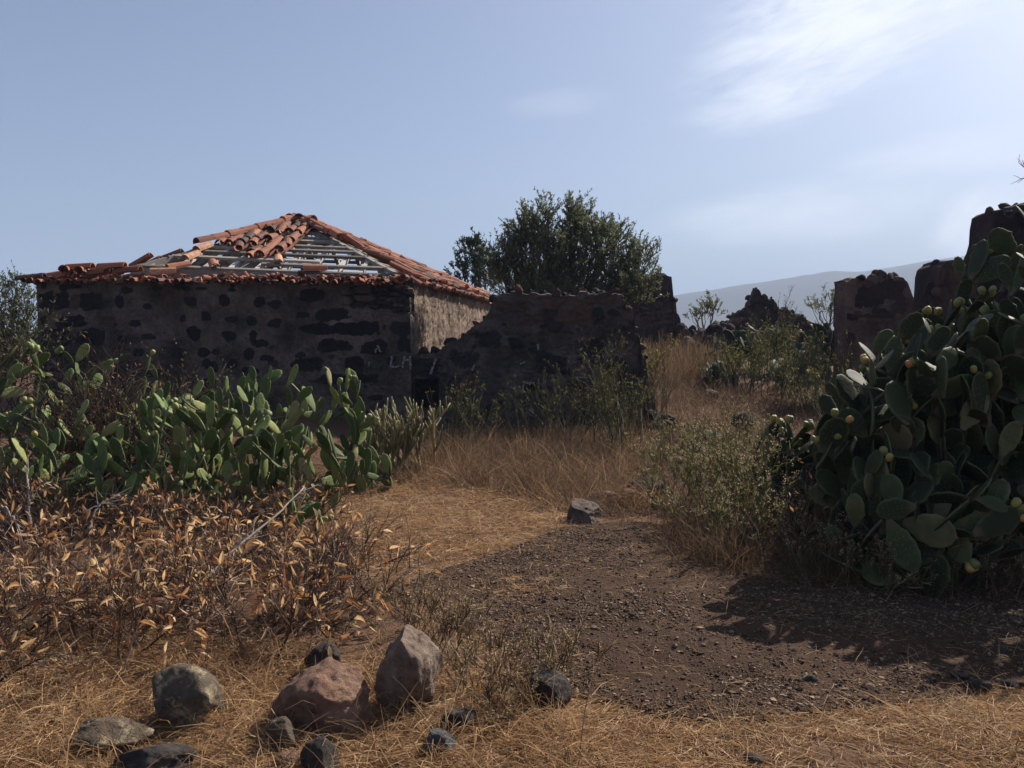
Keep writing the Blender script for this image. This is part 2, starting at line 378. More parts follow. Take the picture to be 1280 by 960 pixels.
def hills():
    prof = np.array([(-900, 400), (-200, 415), (200, 412), (520, 408), (700, 392), (845, 373), (885, 367), (925, 361), (960, 358), (1000, 351), (1050, 344), (1100, 338), (1160, 328), (1220, 321), (1300, 316), (1500, 320), (1900, 345), (2500, 390)], float)
    D = 1500.0; px = np.linspace(-900, 2500, 260); py = np.interp(px, prof[:, 0], prof[:, 1])
    H = np.array([at(a, b, D)[2] for a, b in zip(px, py)]); X = np.array([at(a, b, D)[0] for a, b in zip(px, py)])
    H = H + 2.2 * fbm(np.c_[X * .02, X * 0, X * 0], 4, 3)
    rows = np.linspace(0, 1, 26); V = []
    for t in rows:
        y = D - 650 + 1100 * t; s = math.sin(min(t / .59, 1) * pi / 2) if t < .59 else math.cos((t - .59) / .41 * pi / 2)
        z = H * s * (1 + .12 * fbm(np.c_[X * .006, X * 0 + y * .006, X * 0], 4, 4) * (1 if abs(t - .59) > .03 else 0)) + 1.0 * 0 + (-2 if t in (0, 1) else 0)
        V.append(np.c_[X * y / D, X * 0 + y, z])
    n = len(px); i = np.arange(25)[:, None] * n + np.arange(n - 1)[None]
    mb = MB(); mb.add(np.vstack(V), np.stack([i, i + 1, i + n + 1, i + n], -1).reshape(-1, 4)); tag(mb.build('hills', M['hill'], smooth=True), kind='structure')
    return H.max()
HMAX = hills()
def haze():
    m, nt = nodes('haze_air'); v = nd(nt, 'ShaderNodeVolumePrincipled', Density=0.00062, Anisotropy=0.0); v.inputs['Color'].default_value = (.54, .70, 1, 1)
    o = nt.nodes.new('ShaderNodeOutputMaterial'); nt.links.new(v.outputs[0], o.inputs['Volume'])
    lo = np.array([-2600, -260, -4.]); hi = np.array([2600, 2600, HMAX + 25]); mb = MB(); mb.add((lo + hi) / 2 + BOXV * (hi - lo), BOXF)
    tag(mb.build('haze', m), kind='stuff', label='pale blue haze in front of the far hills')
HAZE = True
if HAZE: haze()

# ------------------------------------------------------------------ masonry
def cells(u, v, n, W, H, an, seed):
    """anisotropic cellular relief: returns F2-F1 edge distance and a random value per cell"""
    rg = np.random.default_rng(seed); P = rg.random((n, 2)) * [W, H]; val = rg.random(n)
    e = np.empty(len(u)); c = np.empty(len(u))
    for s in range(0, len(u), 20000):
        d = np.hypot((u[s:s + 20000, None] - P[None, :, 0]) / an, v[s:s + 20000, None] - P[None, :, 1])
        o = np.argpartition(d, 1, axis=1)[:, :2]; a = np.take_along_axis(d, o, 1); e[s:s + 20000] = a[:, 1] - a[:, 0]; c[s:s + 20000] = val[o[:, 0]]
    return e, c
def wall_slab(p, q, zt, zb, th, res, relief, seed=0, flare=0.0):
    """closed wall from p to q; the outer face is on the right of p->q; zt(u) is the top. relief(u,v,z,face)->(disp,tone,mask)"""
    p = np.asarray(p, float)[:2]; q = np.asarray(q, float)[:2]; L = np.linalg.norm(q - p); d = (q - p) / L; nr = np.array([d[1], -d[0]])
    nu = max(6, int(L / res)); nt_ = max(3, int(th / res)); us = np.linspace(0, L, nu + 1); ts = np.linspace(0, th, nt_ + 1)
    per = [(u, 0, 0) for u in us[:-1]] + [(L, t, 1) for t in ts[:-1]] + [(u, th, 2) for u in us[::-1][:-1]] + [(0, t, 3) for t in ts[::-1][:-1]]
    per = np.array(per); npz = len(per)
    top = zt(per[:, 0] + 0.03 * np.sin(per[:, 1] * 9)); H = top.max() - zb; nv = max(4, int(H / res)); vs = np.linspace(0, 1, nv + 1)
    U = np.repeat(per[None, :, 0], nv + 1, 0); T = np.repeat(per[None, :, 1], nv + 1, 0); Fc = np.repeat(per[None, :, 2], nv + 1, 0)
    Z = zb + (top[None] - zb) * vs[:, None]
    s_arc = np.where(Fc == 0, U, np.where(Fc == 1, L + T, np.where(Fc == 2, L + th + (L - U), 2 * L + th + th - T)))
    disp, tone, mask = relief(s_arc.ravel(), Z.ravel() - zb, U.ravel(), Fc.ravel())
    N = np.zeros((npz, 2)); cen = np.where(per[:, 2:3] == 0, nr, np.where(per[:, 2:3] == 1, d, np.where(per[:, 2:3] == 2, -nr, -d)))
    N = cen + np.roll(cen, 1, 0); N /= np.linalg.norm(N, axis=1, keepdims=True) + 1e-9
    XY = p + per[:, :1] * d - per[:, 1:2] * nr
    disp = disp.reshape(nv + 1, npz)
    V = np.concatenate([XY[None] + N[None] * disp[..., None], Z[..., None]], -1)
    V[..., 2] += 0
    i = np.arange(nv)[:, None] * npz; a = np.arange(npz)[None]; b = (a + 1) % npz
    Q = [np.stack([i + a, i + b, i + npz + b, i + npz + a], -1).reshape(-1, 4)]
    # cap: strips between front row and back row
    fr = np.arange(nu + 1) ; bk = (nu + nt_ + nu - np.arange(nu + 1)) % npz
    base = nv * npz; K = 4; cv = []; row = [base + fr]; tot = V.reshape(-1, 3)
    ft = tot[base + fr]; bt = tot[base + bk]
    extra = []; cnt = len(tot)
    for k in range(1, K):
        m_ = ft + (bt - ft) * k / K; m_[:, 2] += .03 * fbm(m_ * 7, 3, seed + 3) + .015; extra.append(m_); row.append(np.arange(nu + 1) + cnt); cnt += nu + 1
    row.append(base + bk)
    for k in range(K): Q.append(np.stack([row[k][:-1], row[k][1:], row[k + 1][1:], row[k + 1][:-1]], -1))
    mb = MB(); ex = np.vstack(extra)
    mb.add(np.vstack([tot, ex]), Q, np.concatenate([tone, .5 + .4 * fbm(ex * 5, 3, 9)]), np.concatenate([mask, np.full(len(ex), .8)]))
    return mb
ICO = None
def ico(sub):
    import bmesh
    bm = bmesh.new(); bmesh.ops.create_icosphere(bm, subdivisions=sub, radius=1); V = np.array([v.co[:] for v in bm.verts]); Fc = np.array([[v.index for v in f.verts] for f in bm.faces]); bm.free(); return V, Fc
ICOS = {k: ico(k) for k in (1, 2, 3, 5)}
def rock_shape(sub, dims, seed, nplanes=11, rough=.06, sharp=.85):
    rg = np.random.default_rng(seed); V, Fc = ICOS[sub]
    n = nrm(rg.normal(0, 1, (nplanes, 3))); dd = .48 + .42 * rg.random(nplanes)
    dot = V @ n.T; r = np.where(dot > .02, dd / np.maximum(dot, .02), 9); k = 34.0
    rr = -np.log(np.exp(-k * np.minimum(r, 3)).sum(1) + math.exp(-k * 1.05)) / k
    rr = rr * sharp + (1 - sharp) * .8
    rr = rr * (1 + rough * 1.6 * fbm(V * 2.2 + seed * 3.1, 3, seed) + rough * fbm(V * 7 + seed, 4, seed + 1))
    P = V * rr[:, None]; P /= np.abs(P).max(0); return P * np.asarray(dims) / 2, Fc
def rotz(P, a):
    c, s = math.cos(a), math.sin(a); return np.c_[P[:, 0] * c - P[:, 1] * s, P[:, 0] * s + P[:, 1] * c, P[:, 2]]
def rotm(P, ax, a): return P @ np.array(Matrix.Rotation(a, 3, Vector(ax))).T
def small_stone(mb, pos, size, seed, tone=.5, mask=1.0, sub=2):
    P, Fc = rock_shape(sub, np.asarray(size), seed, 8, .08); P = rotm(P, (random.random() - .5, random.random() - .5, random.random()), random.random() * 6)
    mb.add(P + np.asarray(pos), Fc, tone, mask)

def stone_relief(stones, ncell, L, H, dmort=.01, an=1.7, seed=1, rubble=0.0, prob=0.0, holes=(), smask=1.0):
    """stones: (u,z,hu,hz,shape) dark stones in the front face; a share 'prob' of the cells shows as stone as well"""
    def f(s, z, U, Fc):
        q = np.c_[s, z, Fc * 3.0]
        wob = np.c_[fbm(q * 5, 4, seed + 50), fbm(q * 5, 4, seed + 60)]
        e, c = cells(s + .05 * wob[:, 0], z + .05 * wob[:, 1], ncell, s.max() + .01, H, an, seed)
        mask = np.where(c > 1 - prob, sst(.02, .09, e), 0.0); tone = c * .9
        tone = np.where(c > 1 - prob, (c - 1 + prob) / max(prob, 1e-3), tone) * .85
        disp = rubble * (sst(0, .1, e) - .5) + rubble * .8 * (c - .5) * sst(0, .06, e)
        fr = Fc == 0
        for (u0, z0, hu, hz, ex, tn) in stones:
            idx = np.nonzero(fr & (np.abs(s - u0) < hu * 2 + .1) & (np.abs(z - z0) < hz * 2 + .1))[0]
            if not len(idx): continue
            a = np.abs((s[idx] - u0) / hu); b = np.abs((z[idx] - z0) / hz); dd = (a ** ex + b ** ex) ** (1 / ex) + .50 * wob[idx, 0] + .34 * fbm(q[idx] * 13, 4, seed + 70)
            mm = sst(1.22, .80, dd); ks = .62 + .5 * ((u0 * 7.31 + z0 * 3.77) % 1.0); mask[idx] = np.maximum(mask[idx], np.clip(mm * smask * ks, 0, 1)); tone[idx] = np.where(mm > .3, tn, tone[idx]); disp[idx] += mm * .012 * (1 if tn < .8 else -1)
        disp = disp + np.where((Fc == 1) | (Fc == 3), .07 * min(rubble / .04, 1) * fbm(q * 3.5, 4, seed + 33), 0)
        disp = disp + dmort * (fbm(q * 2.2, 4, seed + 80) + .6 * fbm(q * 12, 3, seed + 90)) - mask * .006
        for (u0, u1, z0, z1, dep) in holes:
            w = wob[:, 0] * .05
            hm = sst(u0, u0 + .05, s + w) * sst(u1, u1 - .05, s + w) * sst(z0, z0 + .05, z + w) * sst(z1, z1 - .05, z + w) * fr
            disp = disp - dep * hm; mask = np.maximum(mask, hm); tone = np.where(hm > .5, 0.1, tone)
        return disp, tone, np.clip(mask, 0, 1)
    return f
def prof(pts, D, jag=.05, seed=1, step=.16):
    """top outline of a ruin from its corner points, broken into stone sized steps"""
    W = np.array([at(a, b, D) for a, b in pts]); xs = W[:, 0]; zs = W[:, 2]
    def zt(u, x0=xs[0]):
        x = x0 + u; b = np.interp(x, xs, zs)
        q = np.c_[np.floor(u / step) * 3.7, u * 0, u * 0]; q2 = np.c_[u * 14, u * 0, u * 0]
        return b + jag * (vnoise(q, seed) - .5) * 2 + jag * .5 * fbm(q2, 3, seed + 1)
    return zt, xs[0], xs[-1]

# ------------------------------------------------------------------ the house
HY = 14.0
def hx(px): return (at(px, 430, HY))[0]
def hz_(py): return at(640, py, HY)[2]
ZW = hz_(352); ZB = -.15
HBL = np.array([hx(47), HY]); HFR = np.array([hx(514), HY]); HBR = np.array([-.42, 22.2]); HBK = np.array([-7.3, 22.2])
house = thing('stone_house', 'abandoned dark stone house under a half stripped terracotta hip roof', 'house', (-4.6, 18.0, ZB))
def zx(cx, cy, w, h, ox, oy, sc): return (ox + cx / sc, oy + cy / sc, w / sc / 2, h / sc / 2)
S_px = []
for (x0, x1, y0, y1) in [(205, 345, 510, 588), (400, 520, 510, 590), (285, 412, 618, 675), (200, 343, 690, 768), (398, 520, 690, 770), (200, 238, 612, 672), (300, 412, 458, 490), (205, 240, 455, 485), (200, 300, 790, 830), (330, 440, 800, 850)]:
    S_px.append(zx((x0 + x1) / 2, (y0 + y1) / 2, x1 - x0, y1 - y0, 0, 240, 4) + (4, .2))
for (cx, cy, w, h) in [(600, 552, 62, 60), (735, 573, 58, 42), (638, 490, 52, 28), (785, 482, 50, 32), (935, 482, 52, 28), (950, 545, 62, 48), (1120, 545, 52, 52), (1028, 622, 60, 54), (672, 655, 60, 38), (1165, 636, 62, 28), (970, 708, 64, 68), (1140, 712, 66, 40), (610, 735, 60, 36), (740, 725, 80, 36), (910, 632, 36, 36), (1160, 490, 50, 20), (1010, 482, 60, 20), (900, 800, 50, 60), (1250, 640, 40, 60), (700, 800, 60, 40), (560, 660, 40, 30)]:
    S_px.append(zx(cx, cy, w, h, 0, 240, 4) + (2.4, .35 * random.random()))
for (cx, cy, w, h) in [(835, 552, 56, 66), (375, 545, 48, 70), (530, 650, 90, 60)]:
    S_px.append(zx(cx, cy, w, h, 0, 240, 4) + (3, .92))
for (cx, cy, w, h) in [(480, 415, 122, 54), (565, 490, 132, 52), (655, 547, 176, 56), (488, 548, 118, 46), (570, 612, 140, 58), (650, 686, 110, 54), (475, 690, 124, 66), (730, 620, 100, 56), (830, 545, 78, 60), (850, 612, 60, 54), (840, 480, 70, 56), (440, 490, 60, 34), (570, 745, 120, 44), (700, 745, 90, 40)]:
    S_px.append(zx(cx, cy, w, h, 240, 240, 3.2) + (3.4, .3 * random.random()))
for (cx, cy, w, h) in [(272, 440, 46, 40), (160, 510, 52, 24), (330, 522, 54, 38), (150, 572, 56, 40), (238, 515, 42, 40), (268, 606, 80, 34), (300, 664, 66, 28), (45, 640, 46, 34), (232, 645, 44, 50), (245, 575, 26, 50), (80, 700, 60, 50), (160, 690, 50, 40), (230, 720, 70, 40), (100, 640, 40, 30), (335, 440, 40, 16)]:
    S_px.append(zx(cx, cy, w, h, 240, 240, 3.2) + (2.2, .3 * random.random()))
stones_f = []
for (px, py, hw, hh, ex, tn) in S_px:
    w = at(px, py, HY); stones_f.append((w[0] - HBL[0], w[2] - ZB, hw / F * HY, hh / F * HY, ex, tn))
Lf = HFR[0] - HBL[0]
# broken, missing plaster near the right corner: a patch of exposed small rubble
def front_relief():
    base = stone_relief(stones_f, 1700, 1, ZW - ZB, .013, 1.5, 21, rubble=.014, prob=.30)
    pu0 = at(425, 352, HY)[0] - HBL[0]
    def f(s, z, U, Fc):
        d, t, m = base(s, z, U, Fc); q = np.c_[s, z, Fc]
        reg = sst(pu0 - .05, pu0 + .25, s + .12 * fbm(q * 3, 3, 77)) * sst(ZW - ZB - .62, ZW - ZB - .42, z + .15 * fbm(q * 2.5, 3, 78)) * (Fc < 2)
        e, c = cells(s, z, 1400, s.max(), ZW - ZB, 2.4, 91)
        d = d - reg * (.10 - .09 * sst(0, .03, e) * (.4 + c)); m = np.maximum(m * (1 - reg), reg * (.35 + .65 * c)); t = np.where(reg > .5, c * 1.0, t)
        return d, t, m
    return f
def ztop_front(u): return ZW + .02 * fbm(np.c_[u * 6, u * 0, u * 0], 3, 2) - .10 * sst(Lf - .35, Lf, u)
wf = wall_slab(HBL, HFR, ztop_front, ZB, .5, .026, front_relief(), 3).build('wall', M['housewall'], house)
wf['label'] = 'shaded front wall with dark basalt blocks showing through mortar'
def side_relief(s, z, U, Fc):
    q = np.c_[s, z, Fc * 2.0]; e, c = cells(s, z, 900, s.max(), 3, 1.2, 15)
    st = fbm(np.c_[s * 8, z * 1.7, Fc], 4, 44); return .03 * st + .028 * fbm(q * 14, 3, 45) + .025 * (c - .5) * sst(0, .05, e), c, np.where(c > .78, .8 * sst(.01, .06, e), .0) + .3 * (st < -.3)
HFR2 = HFR + np.array([-.012, .49])
ws = wall_slab(HFR2, HBR, lambda u: ZW - .02 + .025 * fbm(np.c_[u * 5, u * 0, u * 0], 3, 5), ZB, .5, .04, side_relief, 4).build('wall', M['sidewall'], house)
ws['label'] = 'rough rendered side wall raked by sunlight'
flat_relief = lambda s, z, U, Fc: (.012 * fbm(np.c_[s, z, Fc] * 3, 3, 8), s * 0 + .4, s * 0 + .2)
wall_slab(HBR + [-.01, -.02], HBK, lambda u: ZW + u * 0, ZB, .5, .12, flat_relief, 5).build('wall', M['housewall'], house)
wall_slab(HBK + [0, -.5], HBL + [.0, .51], lambda u: ZW + u * 0, ZB, .5, .12, flat_relief, 6).build('wall', M['housewall'], house)

# painted letters
def strokes(mb, segs, D, wpx=4.5):
    for (x0, y0, x1, y1) in segs:
        p = at(x0, y0, D); q = at(x1, y1, D); n = 7
        P = p + (q - p) * np.linspace(0, 1, n)[:, None]; P[:, 0] += RG.normal(0, .004, n); P[:, 2] += RG.normal(0, .004, n)
        t = nrm((q - p)[None])[0]; sd = np.cross(t, [0, 1, 0]); w = wpx / F * D / 2 * (1 + .25 * RG.normal(0, 1, n)[:, None])
        A = P - sd * w; B = P + sd * w
        V = np.vstack([A, B, A + [0, .05, 0], B + [0, .05, 0]]); i = np.arange(n - 1)
        mb.add(V, [np.stack([i, i + 1, i + n + 1, i + n], -1), np.stack([i, i + 2 * n, i + 2 * n + 1, i + 1], -1), np.stack([i + n, i + n + 1, i + 3 * n + 1, i + 3 * n], -1)])
DL = HY - .03
def letter(segs, D, wpx, wall_, label):
    mb = MB(); strokes(mb, segs, D, wpx); o = mb.build('painted_letter', M['paint'], wall_); o['label'] = label
letter([(489.5, 445, 488.5, 459), (487, 459, 499, 458.5)], DL, 2.3, wf, 'white painted letter L')
letter([(506, 445, 503, 459.5), (512.5, 445.5, 513, 461.5), (505, 450.5, 512, 450)], DL, 2.3, wf, 'white painted letter H')
letter([(472.5, 432, 468.5, 440.5), (472.5, 432, 475.5, 440)], DL, 1.8, wf, 'white painted open letter A')
letter([(462, 452, 460.5, 458)], DL, 1.8, wf, 'short white paint tick')

# roof --------------------------------------------------------------
ZR = ZW + .10
FL = at(168, 334, 14.7); FR = np.array([-1.85, 14.5, ZR]); BR = np.array([-.62, 21.8, ZR]); BL = np.array([-6.6, 21.7, ZR + .2]); PK = at(376, 279, 17.9)
roof = MB()
faces = {'front': (FL, FR), 'right': (FR, BR), 'back': (BR, BL), 'left': (BL, FL)}
def face_frame(a, b):
    x = (b - a); L = np.linalg.norm(x); x = x / L; s0 = (PK - a) @ x; foot = a + x * s0; y = PK - foot; Hh = np.linalg.norm(y); y = y / Hh; return x, y, np.cross(x, y), L, s0, Hh
rb = MB(); bb = MB(); hb = MB()
for nme, (a, b) in faces.items():
    x, y, n, L, s0, Hh = face_frame(a, b)
    for s in np.arange(.2, L, .46):
        s = s + RG.normal(0, .03); t = min(s / s0, (L - s) / (L - s0)) * Hh
        if t < .25: continue
        beam(rb, a + x * s - n * .05, a + x * (s + RG.normal(0, .02)) + y * (t - .03) - n * .05, .075, .08, n, .6 + .5 * RG.random())
    step = .32
    for t in np.arange(.1, Hh - .15, step):
        tt = t + RG.normal(0, .028); l0 = s0 * tt / Hh; r0 = L - (L - s0) * tt / Hh
        # each batten is a run of separate laths with a few missing
        cut = [l0] + sorted(RG.uniform(l0, r0, max(1, int((r0 - l0) / 1.7)))) + [r0]
        for c0, c1 in zip(cut[:-1], cut[1:]):
            if c1 - c0 < .12 or (RG.random() < .09): continue
            if nme == 'right' and RG.random() < .1: continue
            d0 = RG.normal(0, .012); d1 = RG.normal(0, .018)
            beam(bb, a + x * (c0 - .03) + y * (tt + d0) + n * .012, a + x * (c1 + .03) + y * (tt + d1) + n * .012, .085, .045, n, .0 + .75 * RG.random())
for c in (FL, FR, BR, BL): beam(hb, c + [0, 0, -.03], PK + [0, 0, -.03], .09, .12, (0, 0, 1), .4)
for a, b in faces.values(): beam(hb, a + [0, 0, -.07], b + [0, 0, -.07], .14, .12, (0, 0, 1), .35)
rf = hb.build('roof', M['oldwood'], house); rf['label'] = 'pyramid roof frame of grey weathered timber'
rb.build('rafter', M['oldwood'], rf); bb.build('batten', M['oldwood'], rf)

TN = 7
def tile(mb, pos, ux, uy, uz, Lt=.42, r=.092, flip=False, tone=.5, taper=.82, arc=1.0, th=.013):
    an = np.linspace(pi * (.5 - .5 * arc), pi * (.5 + .5 * arc), TN); sg = -1 if flip else 1; V = []
    for k, yy in enumerate((-.5, .5)):
        rr0 = r * (1 if yy < 0 else taper)
        for rr in (rr0, rr0 - th): V.append(np.c_[np.cos(an) * rr, np.full(TN, yy * Lt), sg * np.sin(an) * rr])
    V = np.vstack(V); n = TN; i = np.arange(n - 1); o0, i0, o1, i1 = 0, n, 2 * n, 3 * n
    Fq = [np.stack([o0 + i, o0 + i + 1, o1 + i + 1, o1 + i], -1), np.stack([i0 + i + 1, i0 + i, i1 + i, i1 + i + 1], -1), np.stack([o0 + i + 1, o0 + i, i0 + i, i0 + i + 1], -1), np.stack([o1 + i, o1 + i + 1, i1 + i + 1, i1 + i], -1),
          np.array([[o0, o1, i1, i0], [o0 + n - 1, i0 + n - 1, i1 + n - 1, o1 + n - 1]])]
    mb.add(np.asarray(pos) + V[:, :1] * ux + V[:, 1:2] * uy + V[:, 2:] * uz, Fq, tone)
def jrot(x, y, z, sd):
    R_ = np.array(Matrix.Rotation(RG.normal(0, sd), 3, Vector(z)) @ Matrix.Rotation(RG.normal(0, sd * .6), 3, Vector(x)) @ Matrix.Rotation(RG.normal(0, sd * .6), 3, Vector(y)))
    return R_ @ x, R_ @ y, R_ @ z
def in_px(P, poly):
    d = P - CAM; c = np.array([(d @ RT) / (d @ FW), (d @ UP) / (d @ FW)]); return inpoly(np.array([[640 + c[0] * F, 480 - c[1] * F]]), np.array(poly, float))[0]
def ttone(): return float(np.clip(RG.normal(.42, .30), .0, 1))
tb = MB()
# region of the front face that still carries tiles, in its own plane (s along the eave, t up the slope)
x, y, n, L, s0, Hh = face_frame(FL, FR)
def st_of(px, py):
    d = ray(px, py); tt = ((FL - CAM) @ n) / (d @ n); P = CAM + d * tt - FL; return (P @ x, P @ y)
REG = np.array([st_of(*p) for p in [(236, 308), (262, 309), (300, 306), (318, 318), (336, 322), (352, 315), (366, 309), (384, 296), (391, 285), (378, 262), (290, 270), (235, 296)]])
colw = .205
for ci, s in enumerate(np.arange(.1, L, colw)):
    for t in np.arange(.05, Hh, .33):
        lim = min(s / s0, (L - s) / (L - s0)) * Hh
        if t > lim + .05: continue
        p2 = np.array([[s + RG.normal(0, .05), t + RG.normal(0, .06)]])
        if not inpoly(p2, REG)[0]: continue
        if RG.random() < .07: continue
        a_, b_, c_ = jrot(x, y, n, .11)
        tile(tb, FL + x * (s + RG.normal(0, .012)) + y * (t + RG.normal(0, .02)) + n * (.055 + .012 * RG.random()), a_, b_, c_, .44, .098, False, ttone())
        a_, b_, c_ = jrot(x, y, n, .05)
        tile(tb, FL + x * (s + colw / 2 + RG.normal(0, .012)) + y * (t - .1 + RG.normal(0, .02)) + n * (.115), a_, b_, c_, .42, .088, True, ttone(), 1.15)
# stray tiles slid down the battens of the front face
for (px, py, rt) in [(224, 338, .7), (268, 336, -.5), (255, 314, .3), (318, 322, .15), (205, 345, 1.2), (395, 341, 1.4), (348, 330, -.3), (240, 325, .2)]:
    s, t = st_of(px, py); R_ = np.array(Matrix.Rotation(-rt, 3, Vector(n))); tile(tb, FL + x * s + y * t + n * .06, R_ @ x, R_ @ y, n, .40, .092, False, .75 + .2 * RG.random())
# right face: disturbed tiles over the upper part
x, y, n, L, s0, Hh = face_frame(FR, BR)
for s in np.arange(.1, L, .2):
    for t in np.arange(.05, Hh, .3):
        lim = min(s / s0, (L - s) / (L - s0)) * Hh
        if t > lim + .05: continue
        near = s / s0 * Hh - t          # distance to the front hip
        pr = .9 if t > Hh * .6 else .5
        if s < s0 * 1.15 and near < 1.5 and t < Hh * .68: pr = .08
        if t < .35: pr = .6
        if RG.random() > pr: continue
        a_, b_, c_ = jrot(x, y, n, .16); u_ = RG.random() < .5
        tile(tb, FR + x * (s + RG.normal(0, .04)) + y * (t + RG.normal(0, .05)) + n * (.06 + .05 * RG.random()), a_, b_, c_, .42, .095, False, ttone())
        if RG.random() < .7: tile(tb, FR + x * (s + .1) + y * (t - .08) + n * .115, *jrot(x, y, n, .1), .42, .09, True, ttone(), 1.1)
# left and back faces
for key, pr0 in (('left', .35), ('back', .12)):
    x, y, n, L, s0, Hh = face_frame(*faces[key])
    for s in np.arange(.1, L, .21):
        for t in np.arange(.1, Hh, .33):
            if t > min(s / s0, (L - s) / (L - s0)) * Hh or RG.random() > (pr0 if t < Hh * .6 else .6): continue
            tile(tb, FL * 0 + faces[key][0] + x * s + y * t + n * .06, *jrot(x, y, n, .12), .42, .095, False, ttone())
tb.build('roof_tiles', M['tile'], rf)
# hip tiles
hm = MB()
def hip(c, t0, t1, tone0=.6, skip=0.0):
    d = PK - c; Ld = np.linalg.norm(d); d = d / Ld; sx = nrm(np.cross(d, [0, 0, 1])[None])[0]; up = np.cross(sx, d)
    for t in np.arange(t0 * Ld, t1 * Ld, .36):
        if RG.random() < skip: continue
        tile(hm, c + d * t + up * (.10 + .02 * RG.random()), *jrot(sx, d, up, .06), .46, .115, False, float(np.clip(tone0 + RG.normal(0, .15), 0, 1)))
hip(FL, .40, 1.0, .5); hip(FR, .62, .98, .6); hip(BR, .05, .97, .45, .12); hip(BL, .3, .97, .5, .2)
for (dx, dz, rr) in [(0, .06, 0), (.14, .04, .8), (-.12, .05, -.5)]:
    tile(hm, PK + [dx, -.05, dz], *jrot(np.array([math.cos(rr), math.sin(rr), 0]), np.array([-math.sin(rr), math.cos(rr), 0]), np.array([0, 0, 1.]), .15), .40, .115, False, .4)
hm.build('hip_tiles', M['tile'], rf)
# eaves: skirt of stub tiles on the wall head with a jumble of broken pieces
em = MB(); X3 = np.array([1., 0, 0])
sl = nrm(np.array([[0, 1, .06]]))[0]; slz = np.cross(X3, sl)
for k, xx in enumerate(np.arange(HBL[0] - .12, HFR[0] - .25, .125)):
    xr = xx + RG.normal(0, .02)
    for row, (yo, zo) in enumerate(((-.06, -.005), (.22, .005))):
        if RG.random() < (.3 if row == 0 else .45): continue
        tile(em, [xr, HY + yo + RG.normal(0, .03), ZW + zo + RG.normal(0, .012)], *jrot(X3, sl, slz, .16), RG.uniform(.2, .4), .054, False, ttone() * .8)
        if RG.random() < .6: tile(em, [xr + .062, HY + yo + .02, ZW + zo + .015], *jrot(X3, sl, slz, .15), RG.uniform(.2, .38), .052, True, ttone() * .6, 1.1)
for k in range(620):
    xr = RG.uniform(HBL[0], HFR[0] - .05); q = rdir(3); a_ = nrm(np.array([[RG.normal(), RG.normal(), RG.normal() * .25]]))[0]; b_ = nrm(np.cross(a_, nrm(np.array([[RG.normal() * .5, RG.normal() * .5, 1.]]))[0])[None])[0]
    tile(em, [xr, HY + RG.uniform(-.08, .5), ZW + .01 + .075 * RG.random() ** 1.5], a_, b_, np.cross(a_, b_), RG.uniform(.05, .17), .06, RG.random() < .4, float(np.clip(RG.normal(.5, .28), 0, 1)), .9, RG.uniform(.4, 1))
for k in range(170):
    small_stone(em, [RG.uniform(HBL[0] + .3, HFR[0] - .02), HY + RG.uniform(-.04, .45), ZW + .0 + .05 * RG.random()], RG.uniform(.04, .12, 3) * [1.3, 1, .7], 300 + k, RG.choice([.05, .1, .9, .98, .4]), 1, 1)
# left overhang: intact block of tiles over the verge, sloping out to the left
for row in range(3):
    for yy in np.arange(HY - .05, HY + 3.4, .2):
        sl2 = nrm(np.array([[1, 0, .18]]))[0]; s2 = np.array([0, -1., 0]); z2 = np.cross(s2, sl2)
        if RG.random() < .35 and row: continue
        tile(em, [HBL[0] - .04 + .36 * row, yy, ZW + .03 + .07 * row], *jrot(s2, sl2, z2, .06), .44, .1, False, ttone())
for (px, py, tn, rr) in [(100, 336, .7, .15), (84, 340, .6, 1.4), (104, 341, .8, 1.5), (140, 335, .75, .1), (120, 343, .5, .4), (160, 340, .4, .2)]:
    P = at(px, py, HY + .05); tile(em, P, np.array([math.sin(rr), math.cos(rr) * .9, 0]), np.array([math.cos(rr), -math.sin(rr) * .9, .08]), np.array([0, 0, 1.]), .46, .1, False, tn)
# right eave over the side wall
x, y, n, L, s0, Hh = face_frame(FR, BR)
for s in np.arange(.1, L, .17):
    tile(em, FR + x * s - y * .12 + n * .02, *jrot(x, y, n, .15), .40, .085, False, ttone() * .9)
    if RG.random() < .7: tile(em, FR + x * (s + .08) - y * RG.uniform(.0, .15) + n * .09, *jrot(x, y, n, .5), RG.uniform(.15, .4), .085, RG.random() < .5, ttone())
ev = em.build('eave_tiles', M['tile'], rf); ev['label'] = 'jumbled broken tile ends along the eave'

# ------------------------------------------------------------------ ruined walls
def ruin(name, label, pts, D, th, mat, ncell, seed, prob=.5, rubble=.05, res=.03, jag=.05, stones=(), holes=(), skew=0.0, loose=0, smask=1.0, zbot=None, an=1.7, dmort=.012, cat='wall'):
    zt, x0, x1 = prof(pts, D, jag, seed); zb = (gz((x0 + x1) / 2, D) - .12) if zbot is None else zbot
    p = (x0, D - skew / 2); q = (x1, D + skew / 2)
    us = np.linspace(0, x1 - x0, 60); H = zt(us).max() - zb
    root = thing(name, label, cat, ((x0 + x1) / 2, D, float(zb)))
    k = (x1 - x0) / np.hypot(x1 - x0, skew)
    mb = wall_slab(p, q, lambda u: zt(u * k), float(zb), th, res, stone_relief(stones, ncell, 1, H, dmort, an, seed, rubble, prob, holes, smask), seed)
    w = mb.build('masonry', mat, root)
    if loose:
        lm = MB()
        for i in range(loose):
            u = RG.uniform(0, x1 - x0); s = RG.uniform(.06, .2); small_stone(lm, [x0 + u, D + th * RG.random() - skew / 2 + skew * u / (x1 - x0), float(zt(np.array([u]))[0]) + s * .15], [s * 1.4, s, s * .8], seed * 50 + i, RG.random(), 1.0, 2)
        lm.build('loose_stones', mat, root)
    return root, w
RD = 14.02
